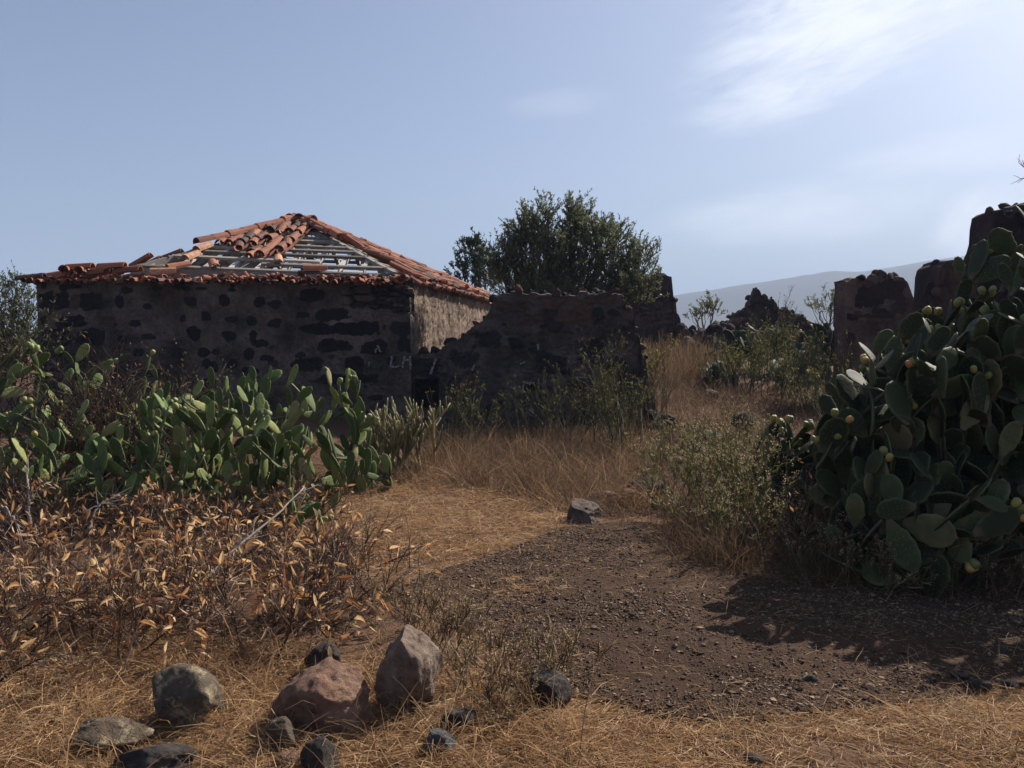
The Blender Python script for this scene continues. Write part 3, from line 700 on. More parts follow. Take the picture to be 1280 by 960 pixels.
RX0 = at(516, 440, RD)[0]; RZB = -.12
rstones = []
for (px, py, w, h, tn) in [(645, 430, 22, 20, .1), (665, 437, 14, 9, .1), (690, 400, 40, 30, .3), (730, 395, 60, 24, .85), (755, 395, 26, 44, .15), (660, 400, 40, 16, .8), (640, 382, 40, 14, .7), (700, 378, 60, 14, .9), (750, 376, 40, 12, .8), (663, 484, 18, 14, .05), (720, 480, 30, 12, .1), (610, 425, 34, 24, .2), (580, 450, 36, 26, .2), (630, 455, 22, 24, .15), (690, 455, 46, 26, .2), (740, 440, 44, 30, .1), (770, 470, 30, 50, .1), (600, 480, 40, 24, .2), (560, 480, 30, 30, .1)]:
    W_ = at(px, py, RD); rstones.append((W_[0] - RX0, W_[2] - RZB, w / F * RD / 2, h / F * RD / 2, 3, tn))
lin0 = at(516, 473, RD); lin1 = at(549, 512, RD)
W_ = at(525, 460, RD); rstones.append((W_[0] - RX0, W_[2] - RZB, 22 / F * RD, 13 / F * RD, 6, .25))
rw, rwm = ruin('ruined_wall', 'roofless dark stone wall joining the house corner, its top stepping up to a level ridge',
    [(516, 444), (540, 442), (556, 436), (572, 425), (590, 411), (605, 402), (612, 392), (616, 372), (626, 366), (660, 367), (700, 369), (740, 367), (776, 368), (783, 384), (790, 388), (794, 410), (799, 418), (802, 446), (808, 452), (811, 486), (818, 494), (826, 535)], RD, .55, M['ruinwall'], 1300, 41, .45, .04, .024, .05, rstones,
    [(0.02, lin1[0] - RX0, lin1[2] - RZB, lin0[2] - RZB, .42)], 0, 46, smask=.62, zbot=RZB)
for segs, w_, lb in [([(545, 448, 538, 467)], 3, 'slanting white paint stroke on the lintel'), ([(593, 456, 590, 463)], 2, 'faint paint tick'), ([(654.5, 479, 653, 492), (655, 478.5, 668, 478.5)], 2, 'white angular paint bracket'), ([(673, 474, 674, 486)], 1.6, 'upright paint stroke'), ([(672.5, 430, 673, 438)], 2, 'small upright paint tick'), ([(720, 472, 734, 471.5)], 1.8, 'level paint stroke'), ([(730, 485, 737, 485)], 1.8, 'short level paint stroke'), ([(735, 506, 733, 518), (735, 506, 741, 507), (741, 507, 740, 512), (740, 512, 733, 513)], 1.8, 'white painted letter P'), ([(650, 455, 657, 452)], 1.6, 'faint slanting paint stroke')]:
    letter(segs, RD - .05, w_, rwm, lb)

ruin('ruined_wall', 'tall narrow dark ruin with level top, behind the olive tree', [(775, 350), (790, 348), (804, 344), (838, 344), (841, 345), (842, 372), (846, 374), (847, 390), (851, 392), (852, 404), (855, 420)], 23.0, .6, M['redruin'], 260, 42, .6, .06, .04, .03, skew=.3, loose=14)
ruin('ruined_wall', 'ruined gable rising to a jagged peak before the blue hills', [(894, 412), (908, 405), (920, 394), (930, 385), (937, 378), (939, 366), (949, 365), (955, 374), (965, 377), (971, 383), (988, 387), (1002, 398), (1022, 408)], 24.5, .5, M['redruin'], 220, 43, .6, .08, .045, .09, loose=26)
# plastered stump on the right
pst = []
def pstone(px, py, w, h, tn, D, X0, ZB_, lst): W_ = at(px, py, D); lst.append((W_[0] - X0, W_[2] - ZB_, w / F * D / 2, h / F * D / 2, 3.5, tn))
D1 = 16.0; X1 = at(1057, 400, D1)[0]; Z1 = float(gz(X1 + .6, D1) - .12)
for (px, py, w, h, tn) in [(1088, 372, 40, 30, .15), (1110, 362, 50, 26, .3), (1078, 352, 24, 10, .8), (1100, 390, 24, 10, .2), (1125, 385, 20, 14, .5), (1090, 395, 60, 6, .4), (1072, 392, 12, 8, .6)]: pstone(px, py, w, h, tn, D1, X1, Z1, pst)
ruin('ruined_wall', 'pinkish plastered wall stump with crumbling stone top and straight left jamb', [(1057, 352), (1063, 349), (1090, 350), (1098, 346), (1108, 343), (1118, 345), (1128, 349), (1136, 352), (1142, 366), (1150, 384), (1160, 392)], D1, .5, M['plasterruin'], 200, 44, .05, .015, .03, .05, pst, (), .2, 26)
ruin('ruined_wall', 'rounded brown ruin stump showing between plastered stump and tall ruin', [(1166, 380), (1169, 345), (1172, 334), (1180, 327), (1195, 325), (1212, 326), (1225, 335), (1240, 350)], 14.2, .6, M['redruin'], 180, 45, .35, .03, .03, .03, skew=.2, loose=6, an=1.2)
ruin('ruined_wall', 'tallest dark ruin with pink plaster edge, rising over the cactus at frame edge', [(1226, 345), (1230, 318), (1235, 300), (1240, 268), (1247, 264), (1249, 274), (1256, 277), (1262, 272), (1270, 264), (1285, 258), (1310, 262), (1340, 280), (1400, 300)], 11.6, .55, M['redruin'], 260, 46, .7, .06, .028, .05, [(1.1, 3.0, 1.5, 3, 3, .2)], (), .2, 10)

# low heap of fallen stone, one object
heap = MB(); hp = thing('rubble_heap', 'low heap of fallen dark stones between the tall ruin and the gable', 'rubble heap', (5.6, 23.4, float(gz(5.6, 23.4))))
for i in range(170):
    px = RG.uniform(846, 918); D = RG.uniform(22.6, 24.6); X = at(px, 430, D)[0]; g = float(gz(X, D)); hh = np.interp(px, [846, 860, 880, 900, 918], [408, 412, 416, 408, 402]); zt_ = at(px, hh, D)[2]
    s = RG.uniform(.14, .38); small_stone(heap, [X, D, g + (max(zt_ - g, .1)) * RG.random()], [s * 1.3, s, s * .85], 900 + i, RG.random(), 1, 2)
heap.build('stones', M['redruin'], hp)

fh = MB(); fr_ = thing('rubble_heap', 'fallen stones spilled at the right foot of the ruined wall', 'rubble heap', (2.5, 13.3, float(gz(2.5, 13.3))))
for i in range(60):
    X = RG.normal(2.35, .38); Y = RG.normal(13.45, .3); sz = RG.uniform(.08, .3); g = float(gz(X, Y)); small_stone(fh, [X, Y, g + max(0, .45 - abs(X - 2.2) * .6 - abs(Y - 13.7) * .6) * RG.random()], [sz * 1.3, sz, sz * .8], 1500 + i, RG.random(), 1, 2)
fh.build('stones', M['ruinwall'], fr_)
# ------------------------------------------------------------------ loose rocks
def rock(label, px, py, wpx, hpx, mat, seed, depth=1.0, yaw=0.0, tilt=0.0, sub=5, npl=11, sink=.12, cat='rock', rough=.07, sharp=.97, group=None):
    """px,py = foot of the rock on the ground; wpx,hpx its size there"""
    g = on_ground(px, py); D = g[1]; w = wpx / F * D; h = hpx / F * D; dp = w * depth
    P, Fc = rock_shape(sub, (w, dp, h * (1 + sink)), seed, npl, rough, sharp); P = rotz(rotm(P, (0, 1, 0), tilt), yaw)
    P[:, 0] *= w / np.ptp(P[:, 0]); P[:, 2] *= h * (1 + sink) / np.ptp(P[:, 2])
    c = np.array([g[0], D + dp * .35, 0]); c[2] = gz(c[0], c[1]) - P[:, 2].min() - h * sink
    o = MB(); o.add(P + c, Fc, .5, 1.0); ob = o.build('rock', mat, None, True, origin=(c[0], c[1], float(gz(c[0], c[1]))))
    return tag(ob, label, cat, group)
def shaped_rock(label, D, yd, prof_pts, mat, seed, cat='rock', facet=(), cuts=()):
    """rock modelled from its silhouette as a closed solid with real depth: rings of the outline, shrinking to the front and back"""
    W = np.array([at(a, b, D) for a, b in prof_pts]); cen = W.mean(0); n = 96
    seg = np.r_[W, W[:1]]; dl = np.r_[0, np.cumsum(np.linalg.norm(np.diff(seg, axis=0), axis=1))]
    t = np.linspace(0, dl[-1], n, endpoint=False); O = np.stack([np.interp(t, dl, seg[:, i]) for i in range(3)], -1)
    rings = 34; V = []
    for k in range(rings + 1):
        a = -1 + 2 * k / rings; r = max(1 - abs(a) ** 2.6, 0.0) ** .55
        V.append(np.c_[cen[0] + (O[:, 0] - cen[0]) * r + facet[0] * a * yd * r if len(facet) else cen[0] + (O[:, 0] - cen[0]) * r, np.full(n, D + a * yd), cen[2] + (O[:, 2] - cen[2]) * r + ((facet[1] * a * yd) if len(facet) else 0)])
    P = np.vstack(V)
    for (nx_, ny_, nz_, px_, py_, yo_) in cuts:
        n_ = nrm(np.array([[nx_, ny_, nz_]]))[0]; q0 = at(px_, py_, D + yo_); e_ = (P - q0) @ n_; P = P - np.maximum(e_, 0)[:, None] * n_ * .97
    q = (P - cen); P = P + nrm(q) * (.016 * fbm(P * 7 + seed, 3, seed) + .020 * fbm(P * 24, 4, seed + 1) + .007 * fbm(P * 70, 3, seed + 2))[:, None]
    i = np.arange(rings)[:, None] * n; a = np.arange(n)[None]; b = (a + 1) % n
    o = MB(); o.add(P, np.stack([i + a, i + b, i + n + b, i + n + a], -1).reshape(-1, 4)); ob = o.build('rock', mat, None, True, origin=(cen[0], D, float(gz(cen[0], D))))
    return tag(ob, label, cat)
shaped_rock('big reddish brown rock with pointed top, left of the upright boulder', 3.52, .15, [(334, 892), (345, 868), (368, 852), (395, 838), (425, 822), (440, 828), (450, 850), (459, 880), (462, 905), (455, 925), (400, 918), (350, 910)], M['redrock'], 1, facet=(.15, .25), cuts=[(.38, -.36, .87, 412, 846, -.02), (-.30, -.95, -.22, 395, 872, -.115), (-.75, -.55, .35, 352, 872, -.02), (.93, -.4, .1, 456, 880, -.03), (.25, .5, .8, 430, 826, .05)])
shaped_rock('upright angular grey brown boulder with a dark hollow underside', 3.66, .14, [(464, 862), (472, 838), (488, 808), (503, 787), (518, 792), (535, 808), (552, 826), (553, 842), (542, 858), (540, 885), (533, 908), (505, 908), (482, 896)], M['greyrock'], 2, facet=(.15, .15), cuts=[(.60, -.28, .76, 518, 812, -.05), (-.62, -.80, .05, 495, 848, -.06), (.30, -.80, -.55, 528, 856, -.07), (.9, -.45, .0, 541, 880, -.0), (-.8, -.1, .6, 482, 822, 0)])
rock('rounded lichen covered grey rock at left, shaded by the dead shrub', 214, 920, 92, 74, M['lichenrock'], 5, .9, .4)
rock('small dark rock tucked behind the reddish rock', 396, 856, 48, 46, M['darkrock'], 7, .9, .3, .5)
rock('small pitted grey stone under the reddish rock', 354, 947, 46, 44, M['lichenrock'], 12, .9)
rock('round dark grey stone half sunk in straw below the reddish rock', 402, 972, 50, 46, M['darkrock'], 13, .9, .7)
rock('flat low mossy stone at the lower left in straw', 128, 952, 96, 38, M['lichenrock'], 14, .8)
rock('low dark stone cut by the bottom edge, left', 180, 978, 110, 38, M['darkrock'], 15, .8)
rock('small reddish chip beside the round dark stone', 362, 968, 34, 22, M['redrock'], 16, .8)
rock('blue grey slab leaning below the upright boulder', 548, 952, 42, 32, M['slate'], 17, 1.1, .9, .5, npl=8)
rock('dark broken stone right of the blue grey slab', 578, 928, 48, 28, M['darkrock'], 18, .8)
rock('dark cratered basalt rock alone at the edge of the dirt', 686, 896, 58, 48, M['darkrock'], 19, .9, .2, npl=13)
Db = on_ground(730, 658)[1] + .12
shaped_rock('angular grey brown block at the near end of the upper path', Db, .14, [(706, 662), (710, 640), (716, 626), (724, 623), (745, 626), (752, 640), (748, 658), (730, 664)], M['paleblock'], 20, facet=(.1, .1), cuts=[(.15, -.35, .95, 728, 630, 0), (-.35, -1, .05, 722, 645, -.10), (.8, -.7, .1, 745, 645, -.06)])
rock('brown flat rock just behind the angular grey brown block', 756, 636, 50, 20, M['redrock'], 21, .8, .2, npl=8)
rock('dark rock beside the upper path in front of the fennel', 812, 628, 60, 30, M['darkrock'], 22, .8)
rock('dark rounded rock at the foot of the upper path', 930, 542, 30, 26, M['darkrock'], 23, .9)
rock('flat reddish step stone across the upper path', 872, 572, 52, 16, M['redrock'], 24, .9)
rock('low dark stone above the reddish step stone', 890, 556, 48, 16, M['darkrock'], 25, .9)
rock('small white stone lying before the back cactus', 890, 497, 22, 9, M['paleblock'], 26, .8, sub=3)
rock('brown stone at the left of the upper path edge', 792, 632, 40, 20, M['redrock'], 27, .8, sub=3)
rock('grey stone half hidden in dead shrub under the lichen rock', 262, 900, 30, 20, M['slate'], 28, .8, sub=3)
rock('dark stone in shade at the right cactus foot', 1245, 738, 40, 22, M['darkrock'], 29, .8, sub=3)
for i, (px, py, w, h, lb) in enumerate([(1016, 862, 20, 12, 'angular dark stone at the left tip of the cactus shadow'), (1056, 868, 12, 8, 'small pale brown stone right of the shadow tip stone'), (1206, 858, 22, 13, 'dark lump of stone, left one of the two on sunlit dirt'), (1232, 872, 26, 16, 'largest dark clod on the sunlit dirt at right'), (1266, 868, 24, 12, 'flat dark stone touching the right frame edge'), (1255, 826, 20, 10, 'grey stone by the upper right shadow edge'), (1090, 874, 16, 10, 'dark pebble before the sunlit dirt patch'), (1000, 858, 12, 8, 'tiny dark stone left of the angular stone'), (906, 930, 14, 9, 'dark lump in straw at bottom centre'), (852, 946, 14, 8, 'small lump in straw left of bottom centre'), (946, 962, 26, 12, 'dark stone cut by the bottom edge, right of centre')]):
    rock(lb, px, py, w, h, M['darkrock'], 60 + i, 1, .3 * i, 0, 3, group='small stones on the dirt')

# gravel on the path
def gravel():
    mb = MB(); P = scatter(PATH, 70000, lambda P: np.clip(1.25 - .13 * (P[:, 1] - 3), .3, 1) * np.clip(.55 + 1.2 * fbm(np.c_[P, P[:, 0] * 0] * 1.6, 3, 71), .15, 1))
    V, Fc = ICOS[1]; N = len(P); s = np.clip(RG.lognormal(-5.85, .6, N), .0018, .015)
    sc = s[:, None, None] * (1 + .45 * RG.normal(0, 1, (N, len(V), 1)).clip(-1, 1)) * RG.uniform(.6, 1.3, (N, 1, 3)); Q = V[None] * sc
    a = RG.random(N) * 6.28; c, s_ = np.cos(a)[:, None], np.sin(a)[:, None]; Q = np.stack([Q[..., 0] * c - Q[..., 1] * s_, Q[..., 0] * s_ + Q[..., 1] * c, Q[..., 2] * .7], -1)
    z = path_z(P) + s * .25; Q = Q + np.c_[P, z][:, None]
    Fa = (Fc[None] + (np.arange(N) * len(V))[:, None, None]).reshape(-1, 3)
    mb.add(Q.reshape(-1, 3), Fa, np.repeat(.3 + .7 * RG.random(N), len(V))); tag(mb.build('gravel', M['gravel']), kind='stuff', label='loose dark volcanic gravel on the dirt')
gravel()

# ------------------------------------------------------------------ grasses
def grass(name, label, mat, poly, n, Lr, tilt, width, droop, k=4, tones=(.15, .95), clump=.0, keep=None, cl_r=.12, flow=None, zoff=0.0):
    P = scatter(poly, n, keep)
    if clump:
        nc = max(8, int(n / clump)); C = scatter(poly, nc, keep); idx = RG.integers(0, len(C), n); P = C[idx] + RG.normal(0, cl_r, (n, 2)); base_tone = RG.random(len(C))[idx]; hsc = (.55 + .6 * RG.random(len(C)))[idx]; cd_ = RG.normal(0, 1, (len(C), 2))[idx]
    else: base_tone = .5 + .5 * fbm(np.c_[P, P[:, 0] * 0] * 1.1, 3, 92); hsc = np.clip(.8 + .5 * fbm(np.c_[P, P[:, 0] * 0] * .9, 3, 93), .3, 1.5); cd_ = np.c_[fbm(np.c_[P, P[:, 0] * 0] * 1.7, 2, 94), fbm(np.c_[P, P[:, 0] * 0] * 1.7, 2, 95)] * 2
    d = np.c_[RG.normal(0, 1, (n, 2)) * tilt + cd_ * tilt * .8, np.ones(n)]
    if flow is not None: d[:, :2] += flow
    L = RG.uniform(*Lr, n) * hsc
    p0 = np.c_[P, gz(P[:, 0], P[:, 1]) - .01 + zoff]; C = curves(p0, nrm(d), L, k, np.broadcast_to(droop, (n,)) * RG.uniform(.3, 1.3, n), .10)
    g = gz(C[..., 0], C[..., 1]) + .004 + .02 * RG.random(n)[:, None]; C[..., 2] = np.maximum(C[..., 2], g)
    taper = np.linspace(1, .25, k)[None]; W = RG.uniform(*width, n)[:, None] * taper / 2
    S = sidefor(nrm(C[:, -1] - C[:, 0])); mb = MB()
    ribbons(mb, C, W, S, np.clip(RG.uniform(*tones, n) * .55 + base_tone * .45, 0, 1)); return tag(mb.build(name, mat), kind='stuff', label=label)
Z1 = gpoly([(-120, 800), (150, 800), (330, 815), (470, 830), (620, 840), (690, 880), (740, 985), (-120, 985)])
Z1b = gpoly([(600, 850), (700, 880), (770, 895), (880, 925), (1000, 912), (1130, 900), (1290, 880), (1500, 870), (1500, 985), (560, 985)])
grass('dry_grass', 'flattened orange brown straw along the bottom edge', M['straw'], Z1, 21000, (.08, .34), 1.5, (.0025, .0065), 1.7, 5, (0, 1), clump=40, cl_r=.075)
grass('dry_grass', 'short straw litter on the ground at lower right', M['straw'], Z1b, 21000, (.05, .22), 2.4, (.002, .0055), 1.3, 5, (0, 1), clump=26, cl_r=.09, keep=lambda P: np.clip(.75 + 1.6 * fbm(np.c_[P, P[:, 0] * 0] * 1.9, 3, 66), .12, 1))
RB = np.array([on_ground(a, b)[:2] for a, b in [(400, 922), (345, 905), (455, 920), (515, 905), (480, 900), (545, 905), (214, 920), (180, 915), (250, 918), (128, 952), (354, 947), (402, 968), (180, 975), (548, 952), (686, 896), (660, 892), (578, 930), (300, 940)]])
def near_rock(P): return np.exp(-(np.min(np.linalg.norm(P[:, None] - RB[None], axis=2), axis=1) / .10) ** 2)
grass('dry_grass', 'straw tufts packed round the feet of the front rocks', M['straw'], Z1, 3200, (.06, .2), 1.0, (.002, .005), 1.5, 5, (0, 1), clump=16, cl_r=.03, keep=near_rock)
grass('dry_grass', 'small straw patch lying on the middle of the dirt', M['straw'], gpoly([(600, 742), (640, 722), (700, 722), (690, 742), (640, 752)]), 1500, (.05, .16), 2.4, (.002, .005), 1.2, 4, (.2, 1), clump=30, cl_r=.06, zoff=.012)
Z2 = gpoly([(375, 655), (440, 615), (520, 598), (640, 606), (720, 640), (700, 660), (640, 690), (560, 712), (480, 742), (440, 720), (400, 690)])
grass('dry_grass', 'pale trampled straw left of the dirt path', M['straw'], Z2, 15000, (.06, .22), 1.6, (.0035, .007), 1.2, 4, clump=30, cl_r=.11)
Z3 = gpoly([(500, 600), (545, 560), (620, 548), (720, 545), (800, 548), (830, 580), (840, 640), (780, 648), (700, 640), (620, 612), (540, 608)])
grass('dry_grass', 'tall rusty dry grass before the ruined wall', M['tallgrass'], Z3, 22000, (.15, .55), .55, (.003, .006), .9, 5, (.0, 1), clump=34, cl_r=.11)
grass('dry_grass', 'pale stiff stalks standing in the rusty grass', M['straw'], Z3, 1500, (.25, .6), .6, (.005, .010), .9, 5, (.0, .8), clump=14, cl_r=.16)
grass('dry_grass', 'low pale straw at the foot of the rusty grass', M['straw'], Z3, 9000, (.08, .25), .8, (.004, .008), .8, 4, (.1, .8), clump=20, cl_r=.12)
Z4 = gpoly([(792, 446), (850, 446), (905, 455), (900, 490), (1040, 490), (1050, 530), (960, 548), (960, 590), (880, 600), (820, 590), (800, 540)])
grass('dry_grass', 'golden brown grass on the rising upper path', M['tallgrass'], Z4, 17000, (.12, .38), .5, (.006, .012), .6, 4, (.25, 1), clump=20, cl_r=.2)
grass('dry_grass', 'tall golden grass by the far ruins', M['tallgrass'], gpoly([(790, 448), (800, 440), (905, 442), (880, 480), (800, 500)]), 7000, (.35, .8), .25, (.008, .014), .4, 4, (.2, .9), clump=20, cl_r=.2)
ZP = gpoly([(400, 760), (470, 690), (560, 670), (690, 630), (860, 630), (900, 700), (1290, 730), (1500, 760), (1500, 900), (1290, 920), (1000, 935), (880, 945), (640, 900), (520, 800)])
grass('dry_grass', 'broken straw fraying over the edges of the dirt', M['straw'], ZP, 9000, (.04, .18), 2.2, (.002, .0045), 1.2, 4, (.2, 1), clump=18, cl_r=.07, keep=lambda P: np.exp(-(polydist(P, PATH) / .16) ** 2), zoff=.012)
Z5 = gpoly([(830, 700), (850, 640), (900, 620), (1010, 640), (1100, 700), (1290, 700), (1420, 740), (1280, 748), (1100, 742), (950, 728)])
grass('dry_grass', 'brown grass fringe along the right cactus foot', M['tallgrass'], Z5, 11000, (.10, .45), .5, (.003, .006), .7, 4, (.1, .9), clump=22, cl_r=.1)
grass('dry_grass', 'sparse straw wisps scattered on the dirt', M['straw'], PATH, 3600, (.03, .14), 2.6, (.002, .004), 1.0, 4, (.3, 1), clump=9, cl_r=.12, zoff=.025)
ZL = gpoly([(-150, 800), (-150, 600), (100, 560), (420, 560), (520, 590), (430, 640), (470, 740), (400, 800)])
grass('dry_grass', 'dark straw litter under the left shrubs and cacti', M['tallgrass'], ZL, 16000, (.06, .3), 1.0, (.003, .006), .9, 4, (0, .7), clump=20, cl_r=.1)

# ------------------------------------------------------------------ shrubs and weeds
def sprout(P, m, L, spread, up, k=4, t0=.3, jit=.12, droop=0.0):
    """m side shoots from each curve of P"""
    N, kk, _ = P.shape; n = N * m; src = np.repeat(np.arange(N), m); t = RG.uniform(t0, 1, n) * (kk - 1); i = np.minimum(t.astype(int), kk - 2); f = (t - i)[:, None]
    p0 = P[src, i] * (1 - f) + P[src, i + 1] * f; d = nrm(P[src, i + 1] - P[src, i]); d = nrm(d + rdir(n) * spread + np.array([0, 0, up])); LL = L * RG.uniform(.55, 1.25, n)
    return curves(p0, d, LL, k, droop, jit)
def leaves_on(mb, P, per, Lr, W, fold=.35, droop=.8, spread=.9, tones=(0, 1), t0=.35, k=5, up=.1):
    N, kk, _ = P.shape; n = int(N * per)
    if n < 1: return
    src = RG.integers(0, N, n); t = RG.uniform(t0, 1, n) * (kk - 1); i = np.minimum(t.astype(int), kk - 2); f = (t - i)[:, None]; p0 = P[src, i] * (1 - f) + P[src, i + 1] * f
    d = nrm(nrm(P[src, i + 1] - P[src, i]) + rdir(n) * spread + np.array([0, 0, up])); L = RG.uniform(*Lr, n); C = curves(p0, d, L, k, RG.uniform(-.3, 1, n) * droop, .05)
    tt = np.linspace(0, 1, k); w = np.sin(pi * np.clip(tt, .03, 1) ** .8) ** .8; w[-1] = .04; w[0] = .12
    ribbons(mb, C, (L * W)[:, None] * w[None] / 2, sidefor(d), RG.uniform(*tones, n), fold)
def shrub(name, label, base, r, h, nst, leafper, Lr, W, mat_leaf, mat_twig, cat, tones=(0, 1), group=None, up=.55, twr=.004, n2=5, n3=4, leafname='leaves', lean=(0, 0), droop=.8):
    root = thing(name, label, cat, base, group); b = np.asarray(base, float)
    p0 = b + np.c_[RG.normal(0, r * .28, (nst, 2)), np.zeros(nst)]; p0[:, 2] = gz(p0[:, 0], p0[:, 1]) - .02
    d = np.c_[RG.normal(0, 1, (nst, 2)) * .75 * r / h + np.array(lean), np.full(nst, 1.0)]; s1 = curves(p0, d, RG.uniform(.6, 1.05, nst) * h, 6, .2, .10)
    s2 = sprout(s1, n2, h * .55, .8, up * .6, 5, .25, .14, .2); s3 = sprout(s2, n3, h * .28, .9, up * .5, 4, .25, .16, .2)
    tw = MB()
    tubes(tw, s1, np.linspace(twr * 2.2, twr, 6)[None], 4, RG.random(len(s1))); tubes(tw, s2, np.linspace(twr * 1.1, twr * .5, 5)[None], 3, RG.random(len(s2))); tubes(tw, s3, np.linspace(twr * .6, twr * .3, 4)[None], 3, RG.random(len(s3)))
    tw.build('stems', mat_twig, root)
    if leafper:
        lf = MB(); leaves_on(lf, s3, leafper, Lr, W, .35, droop, .9, tones); leaves_on(lf, s2, leafper * .6, Lr, W, .35, droop, .9, tones); lf.build(leafname, mat_leaf, root)
    return root
def G(px, py): return on_ground(px, py)
DS = 'dead leaved shrubs in the foreground'
for (px, py, r, h, nst, lp, lb) in [(40, 800, .55, .50, 22, .55, 'brown dead leaved shrub at the left edge, lower one'), (175, 800, .6, .52, 26, .75, 'dead shrub thick with orange leaves above the lichen rock'), (330, 790, .6, .50, 24, .62, 'dead shrub above the reddish rock with scattered tan leaves'), (430, 750, .5, .46, 20, .22, 'dark twiggy dead shrub ending at the dirt path'), (90, 730, .6, .5, 22, .8, 'orange leaved dead shrub under the left cacti pads'), (290, 715, .6, .46, 22, .7, 'orange leaved dead shrub against the middle cacti foot'), (-40, 860, .4, .4, 14, .3, 'dead shrub mostly cut by the left frame edge'), (400, 705, .45, .42, 16, .5, 'small dead shrub at the cacti right end')]:
    shrub('dead_shrub', lb, G(px, py), r * 1.1, h * .95, int(nst * 1.15), lp * .58, (.045, .10), .27, M['deadleaf'], M['drytwig'], 'shrub', (.2, 1), DS, .25, .003, 6, 5, droop=2.2)
shrub('dry_bush', 'rounded leafless brown thicket between the two left cactus groups', at(125, 430, 8.7) * [1, 1, 0] + [0, 0, .1], .95, .98, 46, .25, (.03, .06), .3, M['deadleaf'], M['twig'], 'bush', (.0, .6), None, .4, .005, 7, 6)
shrub('dry_bush', 'low brown thicket in front of the left cactus bank', G(20, 655), .6, .5, 24, .2, (.03, .06), .3, M['deadleaf'], M['twig'], 'bush', (0, .6), None, .4, .005, 6, 5)
for (px, py, r, h, lb) in [(70, 668, .5, .42, 'dark twig tangle under the left cacti, below the pale forked stick'), (190, 672, .5, .42, 'dark twig tangle at the left cacti foot, beside the long dead branch'), (290, 668, .5, .40, 'dark twig tangle under the front prickly pear of the left bank'), (375, 655, .4, .38, 'dark twig tangle at the right foot of the left cactus bank')]:
    shrub('dry_bush', lb, G(px, py), r, h, 22, .25, (.04, .08), .28, M['deadleaf'], M['drytwig'], 'bush', (0, 1), 'twig tangles under the left cacti', .35, .003, 6, 6)
shrub('leafy_bush', 'grey green bush below the far left tree, behind the cacti', at(8, 430, 12.5) * [1, 1, 0] + [0, 0, .2], .8, 1.4, 26, 3.0, (.05, .09), .4, M['weedleaf'], M['twig'], 'bush', (.0, .9), None, .7, .005)
shrub('dry_bush', 'yellowish leafy bush in front of the house wall', at(225, 430, 10.2) * [1, 1, 0] + [0, 0, .15], .5, 1.02, 18, 1.2, (.03, .06), .4, M['weedleaf'], M['twig'], 'bush', (.2, 1), None, .7, .004)

for (px, py, r, h, lb) in [(1110, 725, .5, .5, 'dark dead twig tangle under the right cacti, left one'), (1230, 735, .5, .45, 'dark dead twig tangle under the right cacti, at frame edge'), (1010, 690, .4, .5, 'brown twig tangle at the left flank of the right cacti')]:
    shrub('dry_bush', lb, G(px, py), r, h, 22, .15, (.03, .06), .3, M['deadleaf'], M['drytwig'], 'bush', (0, .7), None, .35, .003, 6, 5)
def weed(label, px, py, h, nst, r, heads, D=None, mat_h='yellowflower', leaf=.6, lean=(0, 0), group='tall flowering weeds', name='tall_weed', tonestem=(0, 1), twr=.0045, hs=.013, cat='weed', n2=4, n3=3, leafmat=None):
    b = G(px, py) if D is None else np.array([at(px, 430, D)[0], D, 0.0])
    b[2] = gz(b[0], b[1]); root = thing(name, label, cat, b, group)
    p0 = b + np.c_[RG.normal(0, r * .3, (nst, 2)), np.zeros(nst)]; d = np.c_[RG.normal(0, 1, (nst, 2)) * .42 * r / h + np.array(lean), np.ones(nst)]
    s1 = curves(p0, d, RG.uniform(.5, 1.08, nst) * h, 7, .25, .09); s2 = sprout(s1, n2, h * .34, .55, .5, 5, .35, .08, .0); s3 = sprout(s2, n3, h * .13, .7, .5, 4, .3, .1)
    tw = MB(); tubes(tw, s1, np.linspace(twr * 1.5, twr * .7, 7)[None], 4, RG.uniform(*tonestem, len(s1))); tubes(tw, s2, np.linspace(twr * .8, twr * .45, 5)[None], 3, RG.uniform(*tonestem, len(s2))); tubes(tw, s3, np.linspace(twr * .5, twr * .3, 4)[None], 3, RG.uniform(*tonestem, len(s3)))
    tw.build('stems', M['weedstem'], root)
    if heads:
        tips = np.concatenate([s3[:, -1], s2[:, -1]]); tips = tips[RG.random(len(tips)) < heads]; hd = MB(); m = 5
        if len(tips):
            c = np.repeat(tips, m, 0) + RG.normal(0, hs * .7, (len(tips) * m, 3)); d = rdir(len(c), .3); C = curves(c, d, RG.uniform(.6, 1.4, len(c)) * hs, 3, 0, 0)
            ribbons(hd, C, np.full((len(c), 1), hs * .35) * np.array([[.6, 1, .5]]), sidefor(d), RG.random(len(c))); hd.build('flowers' if mat_h == 'yellowflower' else 'seed_heads', M[mat_h], root)
    if leaf:
        lf = MB(); leaves_on(lf, s2, leaf * 5, (.03, .09), .10, 0, .4, .8, (0, 1), .0, 4); leaves_on(lf, s1, leaf * 6, (.04, .12), .10, 0, .4, .7, (0, 1), .15, 4); lf.build('leaves', M[leafmat] if leafmat else (M['weedleaf'] if mat_h == 'yellowflower' else M['tallgrass']), root)
    return root
weed('thin grey green weed leaning before the low doorway niche', 580, 560, 1.12, 14, .5, .5, 11.6)
weed('sparse yellow tipped weed before the middle of the ruined wall', 665, 552, 1.1, 8, .45, .4, 12.2)
weed('dense yellow green weed before the right half of the ruined wall', 738, 552, 1.35, 18, .7, .6, 12.0, leaf=.9, lean=(.08, 0))
weed('dense yellow green weed at the ruined wall right end', 782, 560, 1.2, 22, .7, .5, 11.6, leaf=.9, lean=(-.15, 0))
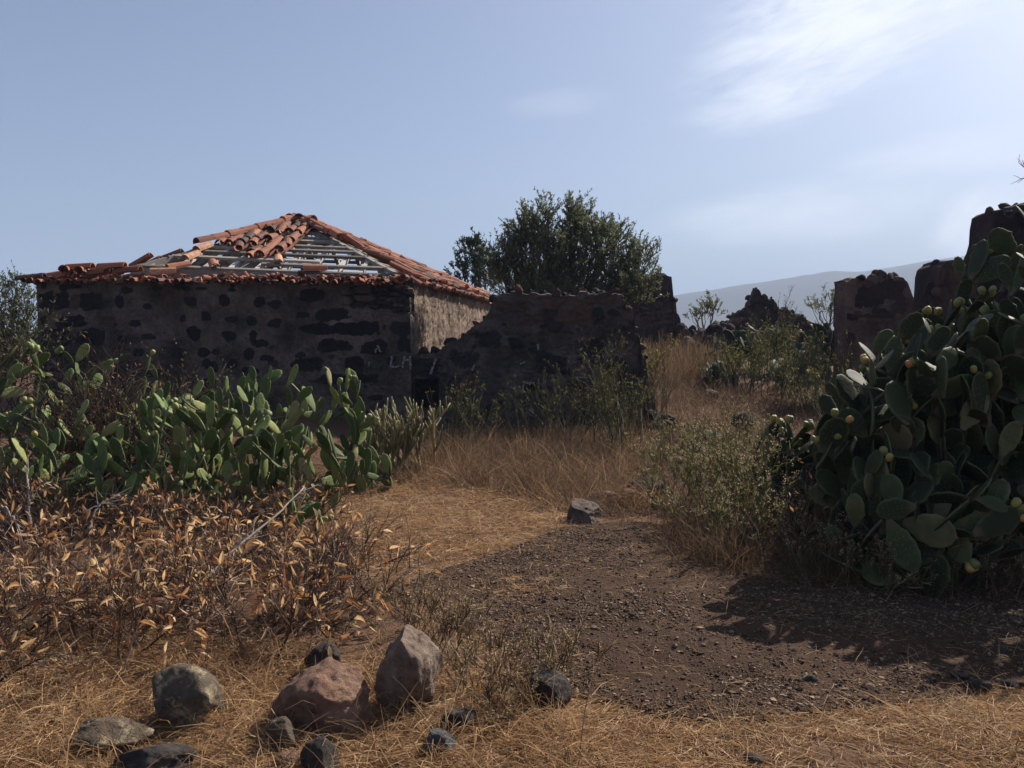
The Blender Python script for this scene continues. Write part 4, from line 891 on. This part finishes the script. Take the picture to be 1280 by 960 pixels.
for (px, D, h, lb) in [(698, 12.9, 1.0, 'leafy green weed hugging the ruined wall between the thin and dense weeds'), (762, 12.3, 1.3, 'leafy green weed low before the ruined wall right half'), (618, 12.7, .75, 'leafy green weed before the ruined wall left slope')]:
    weed(lb, px, 0, h, 11, .75, .6, D, leaf=1.5, leafmat='limeleaf', tonestem=(.3, 1))
weed('yellow flowered weed at the left of the upper path by far ruins', 818, 470, 1.0, 14, .5, .7, 17.5, hs=.03)
weed('grey leafless weed on the upper path by the ruined wall corner', 815, 560, .95, 12, .5, .35, 13.0, leaf=.1)
for (px, D, h, lb) in [(905, 17.5, .85, 'yellow green weed at the back cactus left end'), (945, 16.5, 1.05, 'yellow green weed before the middle of the back cactus'), (990, 15.8, 1.1, 'tall yellow green weed on the right of the upper path'), (1025, 15.0, 1.25, 'tall stalky weed just left of the plastered stump'), (1048, 13.6, .95, 'stalky weed behind the right cactus left shoulder'), (965, 18.6, 1.5, 'tallest weed stalks standing against the back cactus')]:
    weed(lb, px, 0, h, 24, .8, .55, D, leaf=1.8, hs=.019, twr=.006, leafmat='limeleaf')
for (px, py, h, lb) in [(860, 640, .62, 'dry yellowish weed beside the dark path rock'), (900, 650, .75, 'dry weed with pale seed heads left of the right cactus'), (945, 668, .8, 'dry weed with seed heads against the right cactus left side'), (905, 600, .75, 'green yellow weed behind the dry seed head weeds'), (975, 610, .7, 'yellow green weed before the small sunlit prickly pear'), (925, 690, .6, 'low yellow green weed at the front of the weed bank'), (830, 600, .6, 'pale flowering weed above the dark path rock')]:
    weed(lb, px, py, h, 20, .55, .7, None, 'seedhead', 1.5, group='dry weeds by the right cactus', name='dry_weed', tonestem=(.3, 1), twr=.003, hs=.011, n2=5, n3=4, leafmat='limeleaf')
for (px, py, h, lb) in [(1090, 738, .42, 'thin dry weed in shade under the right cactus'), (1180, 740, .45, 'dry weed with white specks under the right cactus'), (1130, 745, .38, 'dry weed with tiny white seed heads before the lowest shaded pads'), (1240, 748, .36, 'thin dry weed by the dark stone at the right cactus foot'), (1045, 728, .45, 'thin dry weed at the left end of the cactus shadow'), (985, 715, .5, 'brown brittle weed at the right cactus front left foot')]:
    weed(lb, px, py, h, 12, .45, .5, None, 'seedhead', .2, group='dry weeds by the right cactus', name='dry_weed', tonestem=(.4, 1), twr=.0025, hs=.008)
for (px, py, h, r, lb) in [(600, 880, .30, .28, 'dense low dry weed right of the upright boulder'), (560, 830, .32, .25, 'dry weed behind the upright boulder'), (690, 850, .28, .2, 'wispy pale weed growing behind the cratered basalt rock'), (640, 900, .2, .25, 'low dry weed between the boulder and the basalt rock'), (520, 800, .3, .25, 'dry weed at the left border of the dirt')]:
    weed(lb, px, py, h, 16, r, .55, None, 'seedhead', .5, group='low dry weeds by the boulders', name='dry_weed', tonestem=(.4, 1), twr=.0018, hs=.007)

# bare sticks
def stick(label, pts, r, mat='palestick'):
    P = np.array([at(a, b, D) for a, b, D in pts]); n = 14; t = np.linspace(0, 1, len(pts)); tt = np.linspace(0, 1, n); Q = np.stack([np.interp(tt, t, P[:, i]) for i in range(3)], -1) + RG.normal(0, r * .5, (n, 3))
    mb = MB(); tubes(mb, Q[None], np.linspace(r, r * .45, n)[None], 6, .6, True); s = sprout(Q[None], 5, .22, .7, .3, 5, .35, .1); tubes(mb, s, np.linspace(r * .4, r * .15, 5)[None], 4, .5)
    return tag(mb.build('dead_branch', M[mat], None, True, origin=Q[0]), label, 'branch')
stick('long grey dead branch slanting up out of the dead shrub', [(225, 752, 4.9), (290, 690, 5.3), (350, 640, 5.7), (380, 610, 6.0)], .011)
stick('pale forked stick standing in the left cacti', [(38, 660, 6.6), (36, 625, 6.7), (34, 600, 6.8)], .016)
stick('crooked pale stick lying before the left cacti', [(112, 660, 6.5), (122, 632, 6.6), (150, 618, 6.7)], .010)
stick('thin bleached stick across the left cacti foot', [(0, 632, 6.4), (18, 648, 6.4), (26, 664, 6.4)], .012)
stick('curved white twig over the cacti pads', [(105, 640, 6.6), (128, 630, 6.7), (148, 620, 6.7)], .007)

# ------------------------------------------------------------------ finger stemmed succulent
def succulent(label, px, D, h, n0, r):
    b = np.array([at(px, 430, D)[0], D, 0.]); b[2] = gz(b[0], b[1]); root = thing('succulent_shrub', label, 'succulent', b); mb = MB()
    p0 = b + np.c_[RG.normal(0, r * .2, (n0, 2)), np.zeros(n0)]; d = np.c_[RG.normal(0, .85, (n0, 2)) * r / h, np.ones(n0)]
    s1 = curves(p0, d, RG.uniform(.35, .65, n0) * h, 6, -.2, .07); s2 = sprout(s1, 4, h * .30, .75, .55, 5, .45, .06, -.5); s3 = sprout(s2, 3, h * .15, .75, .6, 5, .45, .04, -.4)
    for s, ra, k in ((s1, .018, 6), (s2, .0145, 5), (s3, .0125, 5)): tubes(mb, s, (np.linspace(1, .9, k) * ra)[None] * np.array([[1] * (k - 1) + [.55]]), 6, np.clip(RG.normal(.55, .25, len(s)), 0, 1), True)
    mb.build('stems', M['succulent'], root, True)
succulent('tan finger stemmed succulent in front of the low doorway niche', 510, 10.4, 1.15, 15, .55)
succulent('small tan finger stemmed succulent left of the larger one', 475, 10.0, .95, 8, .35)

# ------------------------------------------------------------------ prickly pears
def pad_mesh(wd, th, bend, seed):
    nt_, na = 15, 16; t = np.linspace(0, 1, nt_); rg = np.random.default_rng(seed)
    w = np.where(t > .58, np.sqrt(np.clip(1 - ((t - .58) / .42) ** 2, 0, 1)), .2 + .8 * np.sin(pi / 2 * np.clip(t / .58, 0, 1)) ** .95) * wd / 2
    T_ = th / 2 * (.45 + .55 * np.sin(pi * np.clip(t, .0, 1) ** .7)) * np.clip((1 - t) / .12, 0, 1) ** .5 + .002
    a = np.arange(na) * 2 * pi / na; V = []
    mk = []
    for i in range(nt_):
        ww = w[i] * (1 + .05 * rg.normal()); x_ = np.cos(a); y_ = np.sin(a)
        V.append(np.c_[x_ * ww, np.sign(y_) * np.abs(y_) ** .85 * T_[i] + bend * (t[i] - .5) ** 2 * 1.2 + .25 * bend * (x_ * ww) ** 2 * 4, np.full(na, t[i]) - .03 * (np.abs(x_) ** 2) * 0]); mk.append(np.clip((np.abs(x_) - .86) / .14, 0, 1) * (t[i] > .15) + (t[i] > .97))
    V = np.vstack(V); mk = np.clip(np.concatenate(mk), 0, 1); i = np.arange(nt_ - 1)[:, None] * na; j = np.arange(na)[None]; k = (j + 1) % na
    mb = MB(); mb.add(V, [np.stack([i + j, i + k, i + na + k, i + na + j], -1).reshape(-1, 4), np.arange(na)[None] + (nt_ - 1) * na], np.repeat(t, na), mk); return mb
def raw_mesh(mb, mat, name):
    o = mb.build(name, mat, None, True); me = o.data; bpy.data.objects.remove(o); return me
PADS = {'wide': [raw_mesh(pad_mesh(w, .085, b, i), M['pad'], 'pad') for i, (w, b) in enumerate([(.58, .1), (.66, -.16), (.47, .2), (.54, -.1)])],
        'narrow': [raw_mesh(pad_mesh(w, .085, b, i + 9), M['padlight'], 'pad') for i, (w, b) in enumerate([(.34, .1), (.42, -.14), (.30, .18), (.46, .05)])]}
def fruit_mesh():
    V, Fc = ICOS[3]; P = V.copy(); P[:, 2] *= 1.35; r = np.hypot(P[:, 0], P[:, 1]); top = P[:, 2] > 1.12; P[top, 2] = 1.12 - .12 * (1 - r[top] / .56).clip(0, 1); P[:, :2] *= (1 + .08 * np.sign(P[:, 2:3]) * np.abs(P[:, 2:3]) / 1.3)
    P *= 1 + .02 * fbm(V * 6, 2, 4)[:, None]; P[:, 2] += 1.25; mb = MB(); mb.add(P, Fc); return mb
FRUIT = {'fruit': raw_mesh(fruit_mesh(), M['fruit'], 'fruit'), 'fruitgreen': raw_mesh(fruit_mesh(), M['fruitgreen'], 'fruit')}
CNT = [0]
def cactus(label, px, D, h, r, npads, Lr=(.28, .42), kind='wide', fruits=0.1, fmat='fruitgreen', group=None, ry=None, n0=3, up=.55, seed=None, side=1.0, fmin=1, wild=.28, py=None, lean=(0, 0)):
    CNT[0] += 1; rg = np.random.default_rng(CNT[0] * 101 if seed is None else seed); rn = random.Random(CNT[0])
    b = np.array([at(px, 430, D)[0], D, 0.]); b[2] = float(gz(b[0], b[1])); root = thing('prickly_pear', label, 'cactus', b, group); ry = ry or r
    pads = []; kids = []
    def ok(tip, ln):
        e = ((tip[0] - lean[0] * tip[2]) / r) ** 2 + ((tip[1] - lean[1] * tip[2]) / ry) ** 2 + (max(tip[2], 0) / h) ** 2
        if e > 1.05 or tip[2] < .12: return False
        return True
    def frame(ax):
        nn = nrm(np.cross(ax, nrm(rg.normal(0, 1, (1, 3)))[0])[None])[0]; return nn
    for i in range(n0):
        o = np.array([rg.normal(0, r * .35), rg.normal(0, ry * .35), -.04]); ax = nrm(np.array([[rg.normal(0, .4), rg.normal(0, .4), 1.0]]))[0]; pads.append((o, ax, frame(ax), rg.uniform(*Lr) * 1.1)); kids.append(0)
    tries = 0
    while len(pads) < npads and tries < npads * 60:
        tries += 1; k = int(rg.integers(max(0, len(pads) - 30), len(pads))) if rg.random() < .5 else int(rg.integers(0, len(pads)))
        if rg.random() < .35: k = max(rg.integers(0, len(pads), 4), key=lambda j_: pads[j_][0][2])
        if kids[k] >= 4: continue
        o, ax, nn, ln = pads[k]; wdir = np.cross(nn, ax); a = rg.uniform(-1.15, 1.15)
        if kids[k] == 0 and rg.random() < .4: a *= .3
        p = o + ax * ln * (.58 + .40 * math.cos(a)) + wdir * ln * .27 * math.sin(a)
        nax = nrm((ax * .55 * math.cos(a) + wdir * math.sin(a) * .9 * side + np.array([0, 0, up]) + rg.normal(0, wild, 3))[None])[0]
        nln = rg.uniform(*Lr); tip = p + nax * nln
        if not ok(tip, nln): continue
        c = p + nax * nln * .5
        if any(np.linalg.norm(c - (q[0] + q[1] * q[3] * .5)) < .40 * nln for q in pads): continue
        n2 = nn * .5 + rg.normal(0, .8, 3); n2 = nrm((n2 - nax * (n2 @ nax))[None])[0]; pads.append((p, nax, n2, nln)); kids.append(0); kids[k] += 1
    for k, (o, ax, nn, ln) in enumerate(pads):
        xx = np.cross(nn, ax); Mx = Matrix(((xx[0], nn[0], ax[0], o[0]), (xx[1], nn[1], ax[1], o[1]), (xx[2], nn[2], ax[2], o[2]), (0, 0, 0, 1))) @ Matrix.Scale(ln, 4)
        po = bpy.data.objects.new('pad', rn.choice(PADS[kind])); COL.objects.link(po); po.parent = root; po.matrix_local = Mx
        if kids[k] <= 1 and o[2] > h * .3 and rg.random() < fruits:
            for j in range(int(rg.integers(fmin, fmin + 4))):
                a = rg.uniform(-1.0, 1.0); fp = (.27 * math.sin(a) * .95, 0.0, .58 + .40 * math.cos(a)); s = rg.uniform(.021, .029) / ln
                fo = bpy.data.objects.new('fruit', FRUIT[fmat]); COL.objects.link(fo); fo.parent = po
                fo.matrix_local = Matrix.Translation(fp) @ Matrix.Rotation(a * .8, 4, 'Y') @ Matrix.Rotation(rg.normal(0, .25), 4, 'X') @ Matrix.Scale(s, 4)
    return root
GL = 'prickly pears before the house'; GR = 'prickly pears at the right'; GB = 'prickly pears at the back'
for (px, D, h, r, n, lb, fr) in [
    (28, 8.3, 1.5, .6, 40, 'prickly pear at the left frame edge, before the far left tree', .3),
    (75, 9.3, 1.66, .6, 30, 'prickly pear behind the brown thicket, below the house left corner', .2),
    (150, 9.4, 1.66, .55, 28, 'prickly pear with upright fruits behind the brown thicket right side', .5),
    (45, 7.3, .85, .5, 22, 'low prickly pear in front of the brown thicket at far left', .1),
    (135, 7.4, .85, .5, 22, 'low prickly pear beside the crooked pale stick', .1),
    (205, 7.6, 1.12, .55, 30, 'prickly pear right of the brown thicket', .25),
    (265, 7.8, 1.18, .55, 34, 'broad prickly pear in the middle of the left bank', .25),
    (262, 9.0, 1.32, .6, 26, 'prickly pear behind the middle of the left bank', .15),
    (325, 9.2, 1.45, .5, 26, 'tall slim padded prickly pear, left one of the tall three', .1),
    (365, 8.9, 1.50, .5, 30, 'tall slim padded prickly pear, middle one of the tall three', .1),
    (420, 9.0, 1.48, .5, 30, 'tall slim padded prickly pear nearest the tan succulent', .2),
    (330, 7.6, .95, .5, 28, 'prickly pear at the front of the left bank above orange leaves', .25),
    (395, 8.0, 1.0, .5, 26, 'prickly pear below the tall three, edge of the straw', .15),
    (170, 8.5, 1.2, .5, 20, 'prickly pear growing through the right side of the brown thicket', .2),
    (95, 7.9, 1.0, .5, 18, 'prickly pear growing through the front of the brown thicket', .2),
    (228, 8.5, 1.22, .5, 22, 'prickly pear between the brown thicket and the tall three', .2),
    (460, 9.2, .85, .4, 14, 'small prickly pear under the tan succulent', .3),
    (372, 7.0, .42, .28, 8, 'tiny prickly pear at the straw edge by the small dead shrub', .2)]:
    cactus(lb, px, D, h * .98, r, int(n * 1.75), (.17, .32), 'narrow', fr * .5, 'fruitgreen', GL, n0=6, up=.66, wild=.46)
for (px, D, h, r, n, lb, fr, fm) in [
    (1275, 6.9, 2.95, .75, 74, 'tallest prickly pear reaching up at the right frame edge', .25, 'fruitgreen'),
    (1205, 6.7, 1.98, .6, 54, 'prickly pear loaded with yellow fruit below the brown stump', .6, 'fruit'),
    (1232, 6.9, 2.45, .55, 54, 'prickly pear with one big upright pad against the tall dark ruin', .3, 'fruitgreen'),
    (1125, 6.5, 1.8, .6, 50, 'prickly pear in front of the pink plastered stump', .45, 'fruit'),
    (1085, 5.95, 1.62, .48, 38, 'prickly pear on the left shoulder of the right thicket', .35, 'fruit'),
    (1150, 5.9, 1.8, .55, 44, 'shaded prickly pear at the front middle of the right thicket', .03, 'fruit'),
    (1245, 5.9, 1.9, .6, 50, 'shaded prickly pear at the front right of the thicket', .1, 'fruit'),
    (1125, 5.6, .95, .5, 28, 'low shaded prickly pear at the front left of the thicket', .05, 'fruit'),
    (1200, 5.5, .9, .5, 26, 'low shaded prickly pear at the thicket front by the white specks', .03, 'fruit'),
    (1025, 6.9, .95, .42, 26, 'small sunlit prickly pear with a row of green fruit, left of thicket', .4, 'fruitgreen'),
    (1165, 7.2, 1.85, .6, 42, 'prickly pear filling the gap behind the yellow fruited one', .3, 'fruit'),
    (1290, 6.1, 2.25, .6, 42, 'prickly pear cut by the right frame edge, below the tallest', .2, 'fruitgreen'),
    (1200, 6.2, 1.6, .5, 40, 'shaded prickly pear in the middle of the right thicket', .1, 'fruit'),
    (985, 7.8, .9, .4, 18, 'small prickly pear behind the dry weeds left of thicket', .5, 'fruit'),
    (1370, 6.0, 2.6, .7, 46, 'added prickly pear mostly outside the right frame edge, tall for its ground shadow', .1, 'fruit')]:  # last plant is added mostly out of view, sized for its shadow
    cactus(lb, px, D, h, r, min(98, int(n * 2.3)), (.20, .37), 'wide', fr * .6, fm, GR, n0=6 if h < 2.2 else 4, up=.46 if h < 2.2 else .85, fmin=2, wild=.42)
for (px, D, h, r, n, lb) in [
    (925, 20.5, 1.10, 1.0, 50, 'dark back prickly pear under the jagged gable'),
    (975, 20.0, 1.2, 1.0, 52, 'back prickly pear in the middle of the rear bank'),
    (1030, 19.0, 1.3, .9, 48, 'back prickly pear next to the plastered stump jamb'),
    (898, 18.0, .6, .55, 26, 'low dark prickly pear at the left end of the rear bank'),
    (1000, 17.6, .85, .8, 34, 'low back prickly pear behind the yellow green weeds')]:
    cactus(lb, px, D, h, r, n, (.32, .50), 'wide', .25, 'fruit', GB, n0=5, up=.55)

# ------------------------------------------------------------------ trees
def tree(name, label, base, clumps, D, leafL, per_twig, ntw, mat, tones=(0, 1), cat='tree', trunk_r=.10, upb=.9, twl=.55, dens=None):
    b = np.asarray(base, float); root = thing(name, label, cat, b); tk = MB(); cr = MB(); tw = MB(); lsp = max(.16, twl * .42)
    for (px, py, rx, rz, dy) in clumps:
        c = at(px, py, D + dy); R3 = np.array([rx / F * D, rx / F * D * .95, rz / F * D]); m = 9
        low = c - [0, 0, R3[2] * .7]; mid = b + (low - b) * [.45, .45, .6] + RG.normal(0, .06, 3)
        t = np.linspace(0, 1, m)[:, None]; P = (1 - t) ** 2 * b + 2 * t * (1 - t) * mid + t ** 2 * (c + [0, 0, R3[2] * .3]); P = P + RG.normal(0, .02, P.shape) * (t > 0)
        tubes(tk, P[None], np.linspace(trunk_r, .018, m)[None], 7, .5)
        n = int(ntw * rx * rz / 1500); q = rdir(n) * (RG.random(n)[:, None] ** .45) * .92; p0 = c + q * R3 * .78; d = nrm(q * np.array([1, 1, .6]) + [0, 0, upb] + RG.normal(0, .25, (n, 3)))
        s = curves(p0, d, RG.uniform(.5, 1.15, n) * twl, 5, -.1, .08); tubes(tw, s, np.linspace(.007, .0025, 5)[None], 3, RG.random(n))
        # inner branches feeding the twigs
        nb = max(4, n // 9); i = RG.choice(n, nb, False); st = P[RG.integers(4, m, nb)]; C = np.stack([st + (p0[i] - st) * u + RG.normal(0, .03, (nb, 3)) * (0 < u < 1) for u in np.linspace(0, 1, 5)], 1); tubes(tk, C, np.linspace(.016, .006, 5)[None], 4, .5)
        s2 = sprout(s, 4, lsp, .75, .45, 4, .15, .1); tubes(tw, s2, np.array([[.003, .0025, .002, .0015]]), 3, .4); leaves_on(cr, s2, per_twig * .27, (leafL * .6, leafL * 1.2), .36, 0, .3, 1.0, tones, .05, 3, .2); leaves_on(cr, s, per_twig * .3, (leafL * .6, leafL * 1.2), .36, 0, .3, .9, tones, .2, 3, .3)
    tko = tk.build('trunk', M['bark'], root); cro = cr.build('crown', mat, root); tw.build('twigs', M['twig'], cro)
    return root
TB = np.array([at(700, 430, 15.9)[0], 15.9, float(gz(.9, 15.9))])
tree('olive_tree', 'large bushy olive green tree rising behind the ruined wall', TB, [
    (664, 302, 30, 35, .2), (640, 327, 26, 28, 0), (655, 362, 40, 28, .3), (690, 337, 34, 37, -.3), (722, 297, 26, 34, .2), (745, 317, 26, 34, -.2), (763, 302, 14, 23, .1), (725, 357, 40, 28, .2), (770, 352, 26, 34, 0), (798, 335, 18, 30, .1), (800, 367, 18, 25, -.4), (690, 377, 50, 22, -.2), (760, 382, 40, 18, 0), (684, 279, 12, 17, 0), (716, 275, 10, 15, 0), (626, 347, 16, 22, 0)], 15.9, .052, 58, 150, M['treeleaf'], (.1, 1), trunk_r=.06, twl=.42)
tree('dark_tree', 'dark dense tree behind the house roof right end', np.array([at(598, 430, 23.5)[0], 23.5, 1.1]), [(592, 332, 24, 26, 0), (608, 350, 22, 30, 0), (580, 350, 18, 20, 0), (600, 315, 14, 14, 0)], 23.5, .085, 40, 120, M['darkleaf'], (0, .9), twl=.4)
tree('leafy_tree', 'grey green tree at the left frame edge behind the house', np.array([at(5, 430, 17.5)[0], 17.5, .9]), [(20, 372, 20, 24, 0), (38, 400, 18, 30, 0), (5, 400, 26, 34, 0), (-25, 380, 30, 34, 0), (25, 425, 26, 22, 0), (10, 440, 30, 22, -.3), (38, 445, 22, 20, -.5)], 17.5, .07, 26, 70, M['treeleaf'], (0, .9), twl=.45)
tree('leafy_bush', 'small green bush above the rubble heap', np.array([at(882, 430, 27)[0], 27., 1.25]), [(878, 394, 16, 12, 0), (892, 390, 10, 14, 0), (868, 400, 12, 8, 0)], 27., .10, 22, 110, M['treeleaf'], (.3, 1), 'bush', .04, twl=.4)
tree('leafy_bush', 'fine leaved bush behind the rear cacti left of the plastered stump', np.array([at(1035, 430, 24)[0], 24., 1.2]), [(1038, 384, 22, 12, 0), (1025, 392, 14, 10, 0), (1050, 392, 14, 14, 0)], 24., .09, 16, 90, M['treeleaf'], (.3, 1), 'bush', .04, twl=.45)
# bare branch poking in at the right frame edge
b0 = np.array([at(1350, 430, 10.5)[0], 10.5, float(gz(7, 10.5))]); bt = thing('bare_tree', 'leafless twigs poking in at the right frame edge in the sky', 'tree', b0)
mb = MB(); P = np.array([b0, b0 + [0, 0, 1.6], at(1335, 260, 10.5), at(1308, 215, 10.5)]); t = np.linspace(0, 1, 12); C = np.stack([np.interp(t, np.linspace(0, 1, 4), P[:, i]) for i in range(3)], -1) + RG.normal(0, .012, (12, 3))
tubes(mb, C[None], np.linspace(.045, .012, 12)[None], 6, .3); mb.build('trunk', M['bark'], bt)
tm = MB(); e1 = np.array([at(1308, 215, 10.5), at(1290, 216, 10.5), at(1279, 208, 10.5), at(1273, 203, 10.5)]); e2 = np.array([at(1308, 216, 10.5), at(1292, 222, 10.5), at(1282, 222, 10.5), at(1275, 224, 10.5)]); e3 = np.array([at(1290, 216, 10.5), at(1284, 212, 10.5), at(1280, 206, 10.5), at(1278, 200, 10.5)])
tubes(tm, np.stack([e1, e2, e3]), np.array([[.009, .008, .006, .003]]), 4, .3); s = sprout(np.stack([e1, e2]), 5, .12, .8, .1, 3, .2); tubes(tm, s, np.array([[.004, .003, .002]]), 3, .3); tm.build('twigs', M['twig'], bt)

# ------------------------------------------------------------------ light, sky
SUN_AZ, SUN_EL = rad(46), rad(40)          # azimuth to the right of +Y
sv = Vector((math.sin(SUN_AZ) * math.cos(SUN_EL), math.cos(SUN_AZ) * math.cos(SUN_EL), math.sin(SUN_EL)))
sd = bpy.data.lights.new('sun', 'SUN'); sd.energy = 5.0; sd.angle = rad(.53); sd.color = (1, .93, .82)
so = bpy.data.objects.new('sun', sd); COL.objects.link(so); so.rotation_euler = sv.to_track_quat('Z', 'Y').to_euler(); so.location = (10, 10, 30)
w = bpy.data.worlds.new('World'); SC.world = w; w.use_nodes = True; nt = w.node_tree; nt.nodes.clear()
sky = nt.nodes.new('ShaderNodeTexSky'); sky.sky_type = 'NISHITA'; sky.sun_disc = False; sky.sun_elevation = SUN_EL; sky.sun_rotation = SUN_AZ; sky.air_density = 1.0; sky.dust_density = 2.4; sky.ozone_density = 5.5; sky.altitude = 100
tc = nt.nodes.new('ShaderNodeTexCoord'); dirv = tc.outputs['Generated']
def cloud(px, py, rx, ry, ang, scale, amt, lo, hi, stretch):
    d = Vector(ray(px, py)).normalized(); up = Vector((0, 0, 1)); sx = d.cross(up).normalized(); sz = sx.cross(d)
    a = math.radians(ang); ex = sx * math.cos(a) + sz * math.sin(a); ez = -sx * math.sin(a) + sz * math.cos(a)
    def dot(v):
        n = nt.nodes.new('ShaderNodeVectorMath'); n.operation = 'DOT_PRODUCT'; nt.links.new(dirv, n.inputs[0]); n.inputs[1].default_value = v; return n.outputs['Value']
    U = dot(ex); V = dot(ez); W = dot(d)
    fx = math_n(nt, 'DIVIDE', U, rx / F); fy = math_n(nt, 'DIVIDE', V, ry / F)
    r2 = math_n(nt, 'ADD', math_n(nt, 'MULTIPLY', fx, fx), math_n(nt, 'MULTIPLY', fy, fy)); fall = math_n(nt, 'MULTIPLY', math_n(nt, 'SUBTRACT', 1.0, math_n(nt, 'SQRT', r2)), 1.0)
    cb = nt.nodes.new('ShaderNodeCombineXYZ'); nt.links.new(math_n(nt, 'MULTIPLY', U, stretch[0]), cb.inputs[0]); nt.links.new(math_n(nt, 'MULTIPLY', V, stretch[1]), cb.inputs[1])
    n = nd(nt, 'ShaderNodeTexNoise', Scale=scale, Detail=8, Roughness=.66, Distortion=.7); nt.links.new(cb.outputs[0], n.inputs['Vector'])
    v = math_n(nt, 'ADD', n.outputs['Fac'], math_n(nt, 'MULTIPLY', fall, .55))
    rp = ramp(nt, [(lo, (0, 0, 0)), (hi, (1, 1, 1))], v).outputs[0]; edge = nt.nodes.new('ShaderNodeMath'); edge.operation = 'MULTIPLY'; edge.use_clamp = True
    nt.links.new(fall, edge.inputs[0]); edge.inputs[1].default_value = 2.5
    out = math_n(nt, 'MULTIPLY', math_n(nt, 'MULTIPLY', rp, edge.outputs[0]), amt)
    return math_n(nt, 'MULTIPLY', out, math_n(nt, 'GREATER_THAN', W, 0.0))
hs_ = nt.nodes.new('ShaderNodeHueSaturation'); hs_.inputs['Hue'].default_value = .506; hs_.inputs['Saturation'].default_value = .80; nt.links.new(sky.outputs[0], hs_.inputs['Color']); c = hs_.outputs[0]
for args in [(1050, 28, 195, 95, 16, 14, .62, .50, 1.02, (1.0, 4.0)), (960, 130, 120, 40, 10, 16, .35, .5, 1.0, (1.0, 4)), (1000, 268, 190, 46, 3, 6, .45, .42, 1.0, (1, 3)), (1225, 282, 62, 48, 30, 16, .75, .45, .9, (1, 1.2)), (1190, 190, 160, 30, 4, 8, .25, .45, 1.0, (1, 4)), (700, 128, 80, 22, 5, 12, .12, .45, 1.0, (1, 3))]:
    c = mixc(nt, cloud(*args), c, (12.0, 12.2, 12.6))
bg = nt.nodes.new('ShaderNodeBackground'); nt.links.new(c, bg.inputs[0]); bg.inputs[1].default_value = .064
wo = nt.nodes.new('ShaderNodeOutputWorld'); nt.links.new(bg.outputs[0], wo.inputs[0])
vs = SC.view_settings; vs.view_transform = 'Standard'; vs.look = 'None'; vs.exposure = 0.8; vs.gamma = 1.0; vs.use_curve_mapping = False
SC.cycles.max_bounces = 6; SC.cycles.diffuse_bounces = 3; SC.cycles.glossy_bounces = 2; SC.cycles.transmission_bounces = 3; SC.cycles.volume_bounces = 0; SC.cycles.transparent_max_bounces = 4
SC.cycles.use_denoising = True
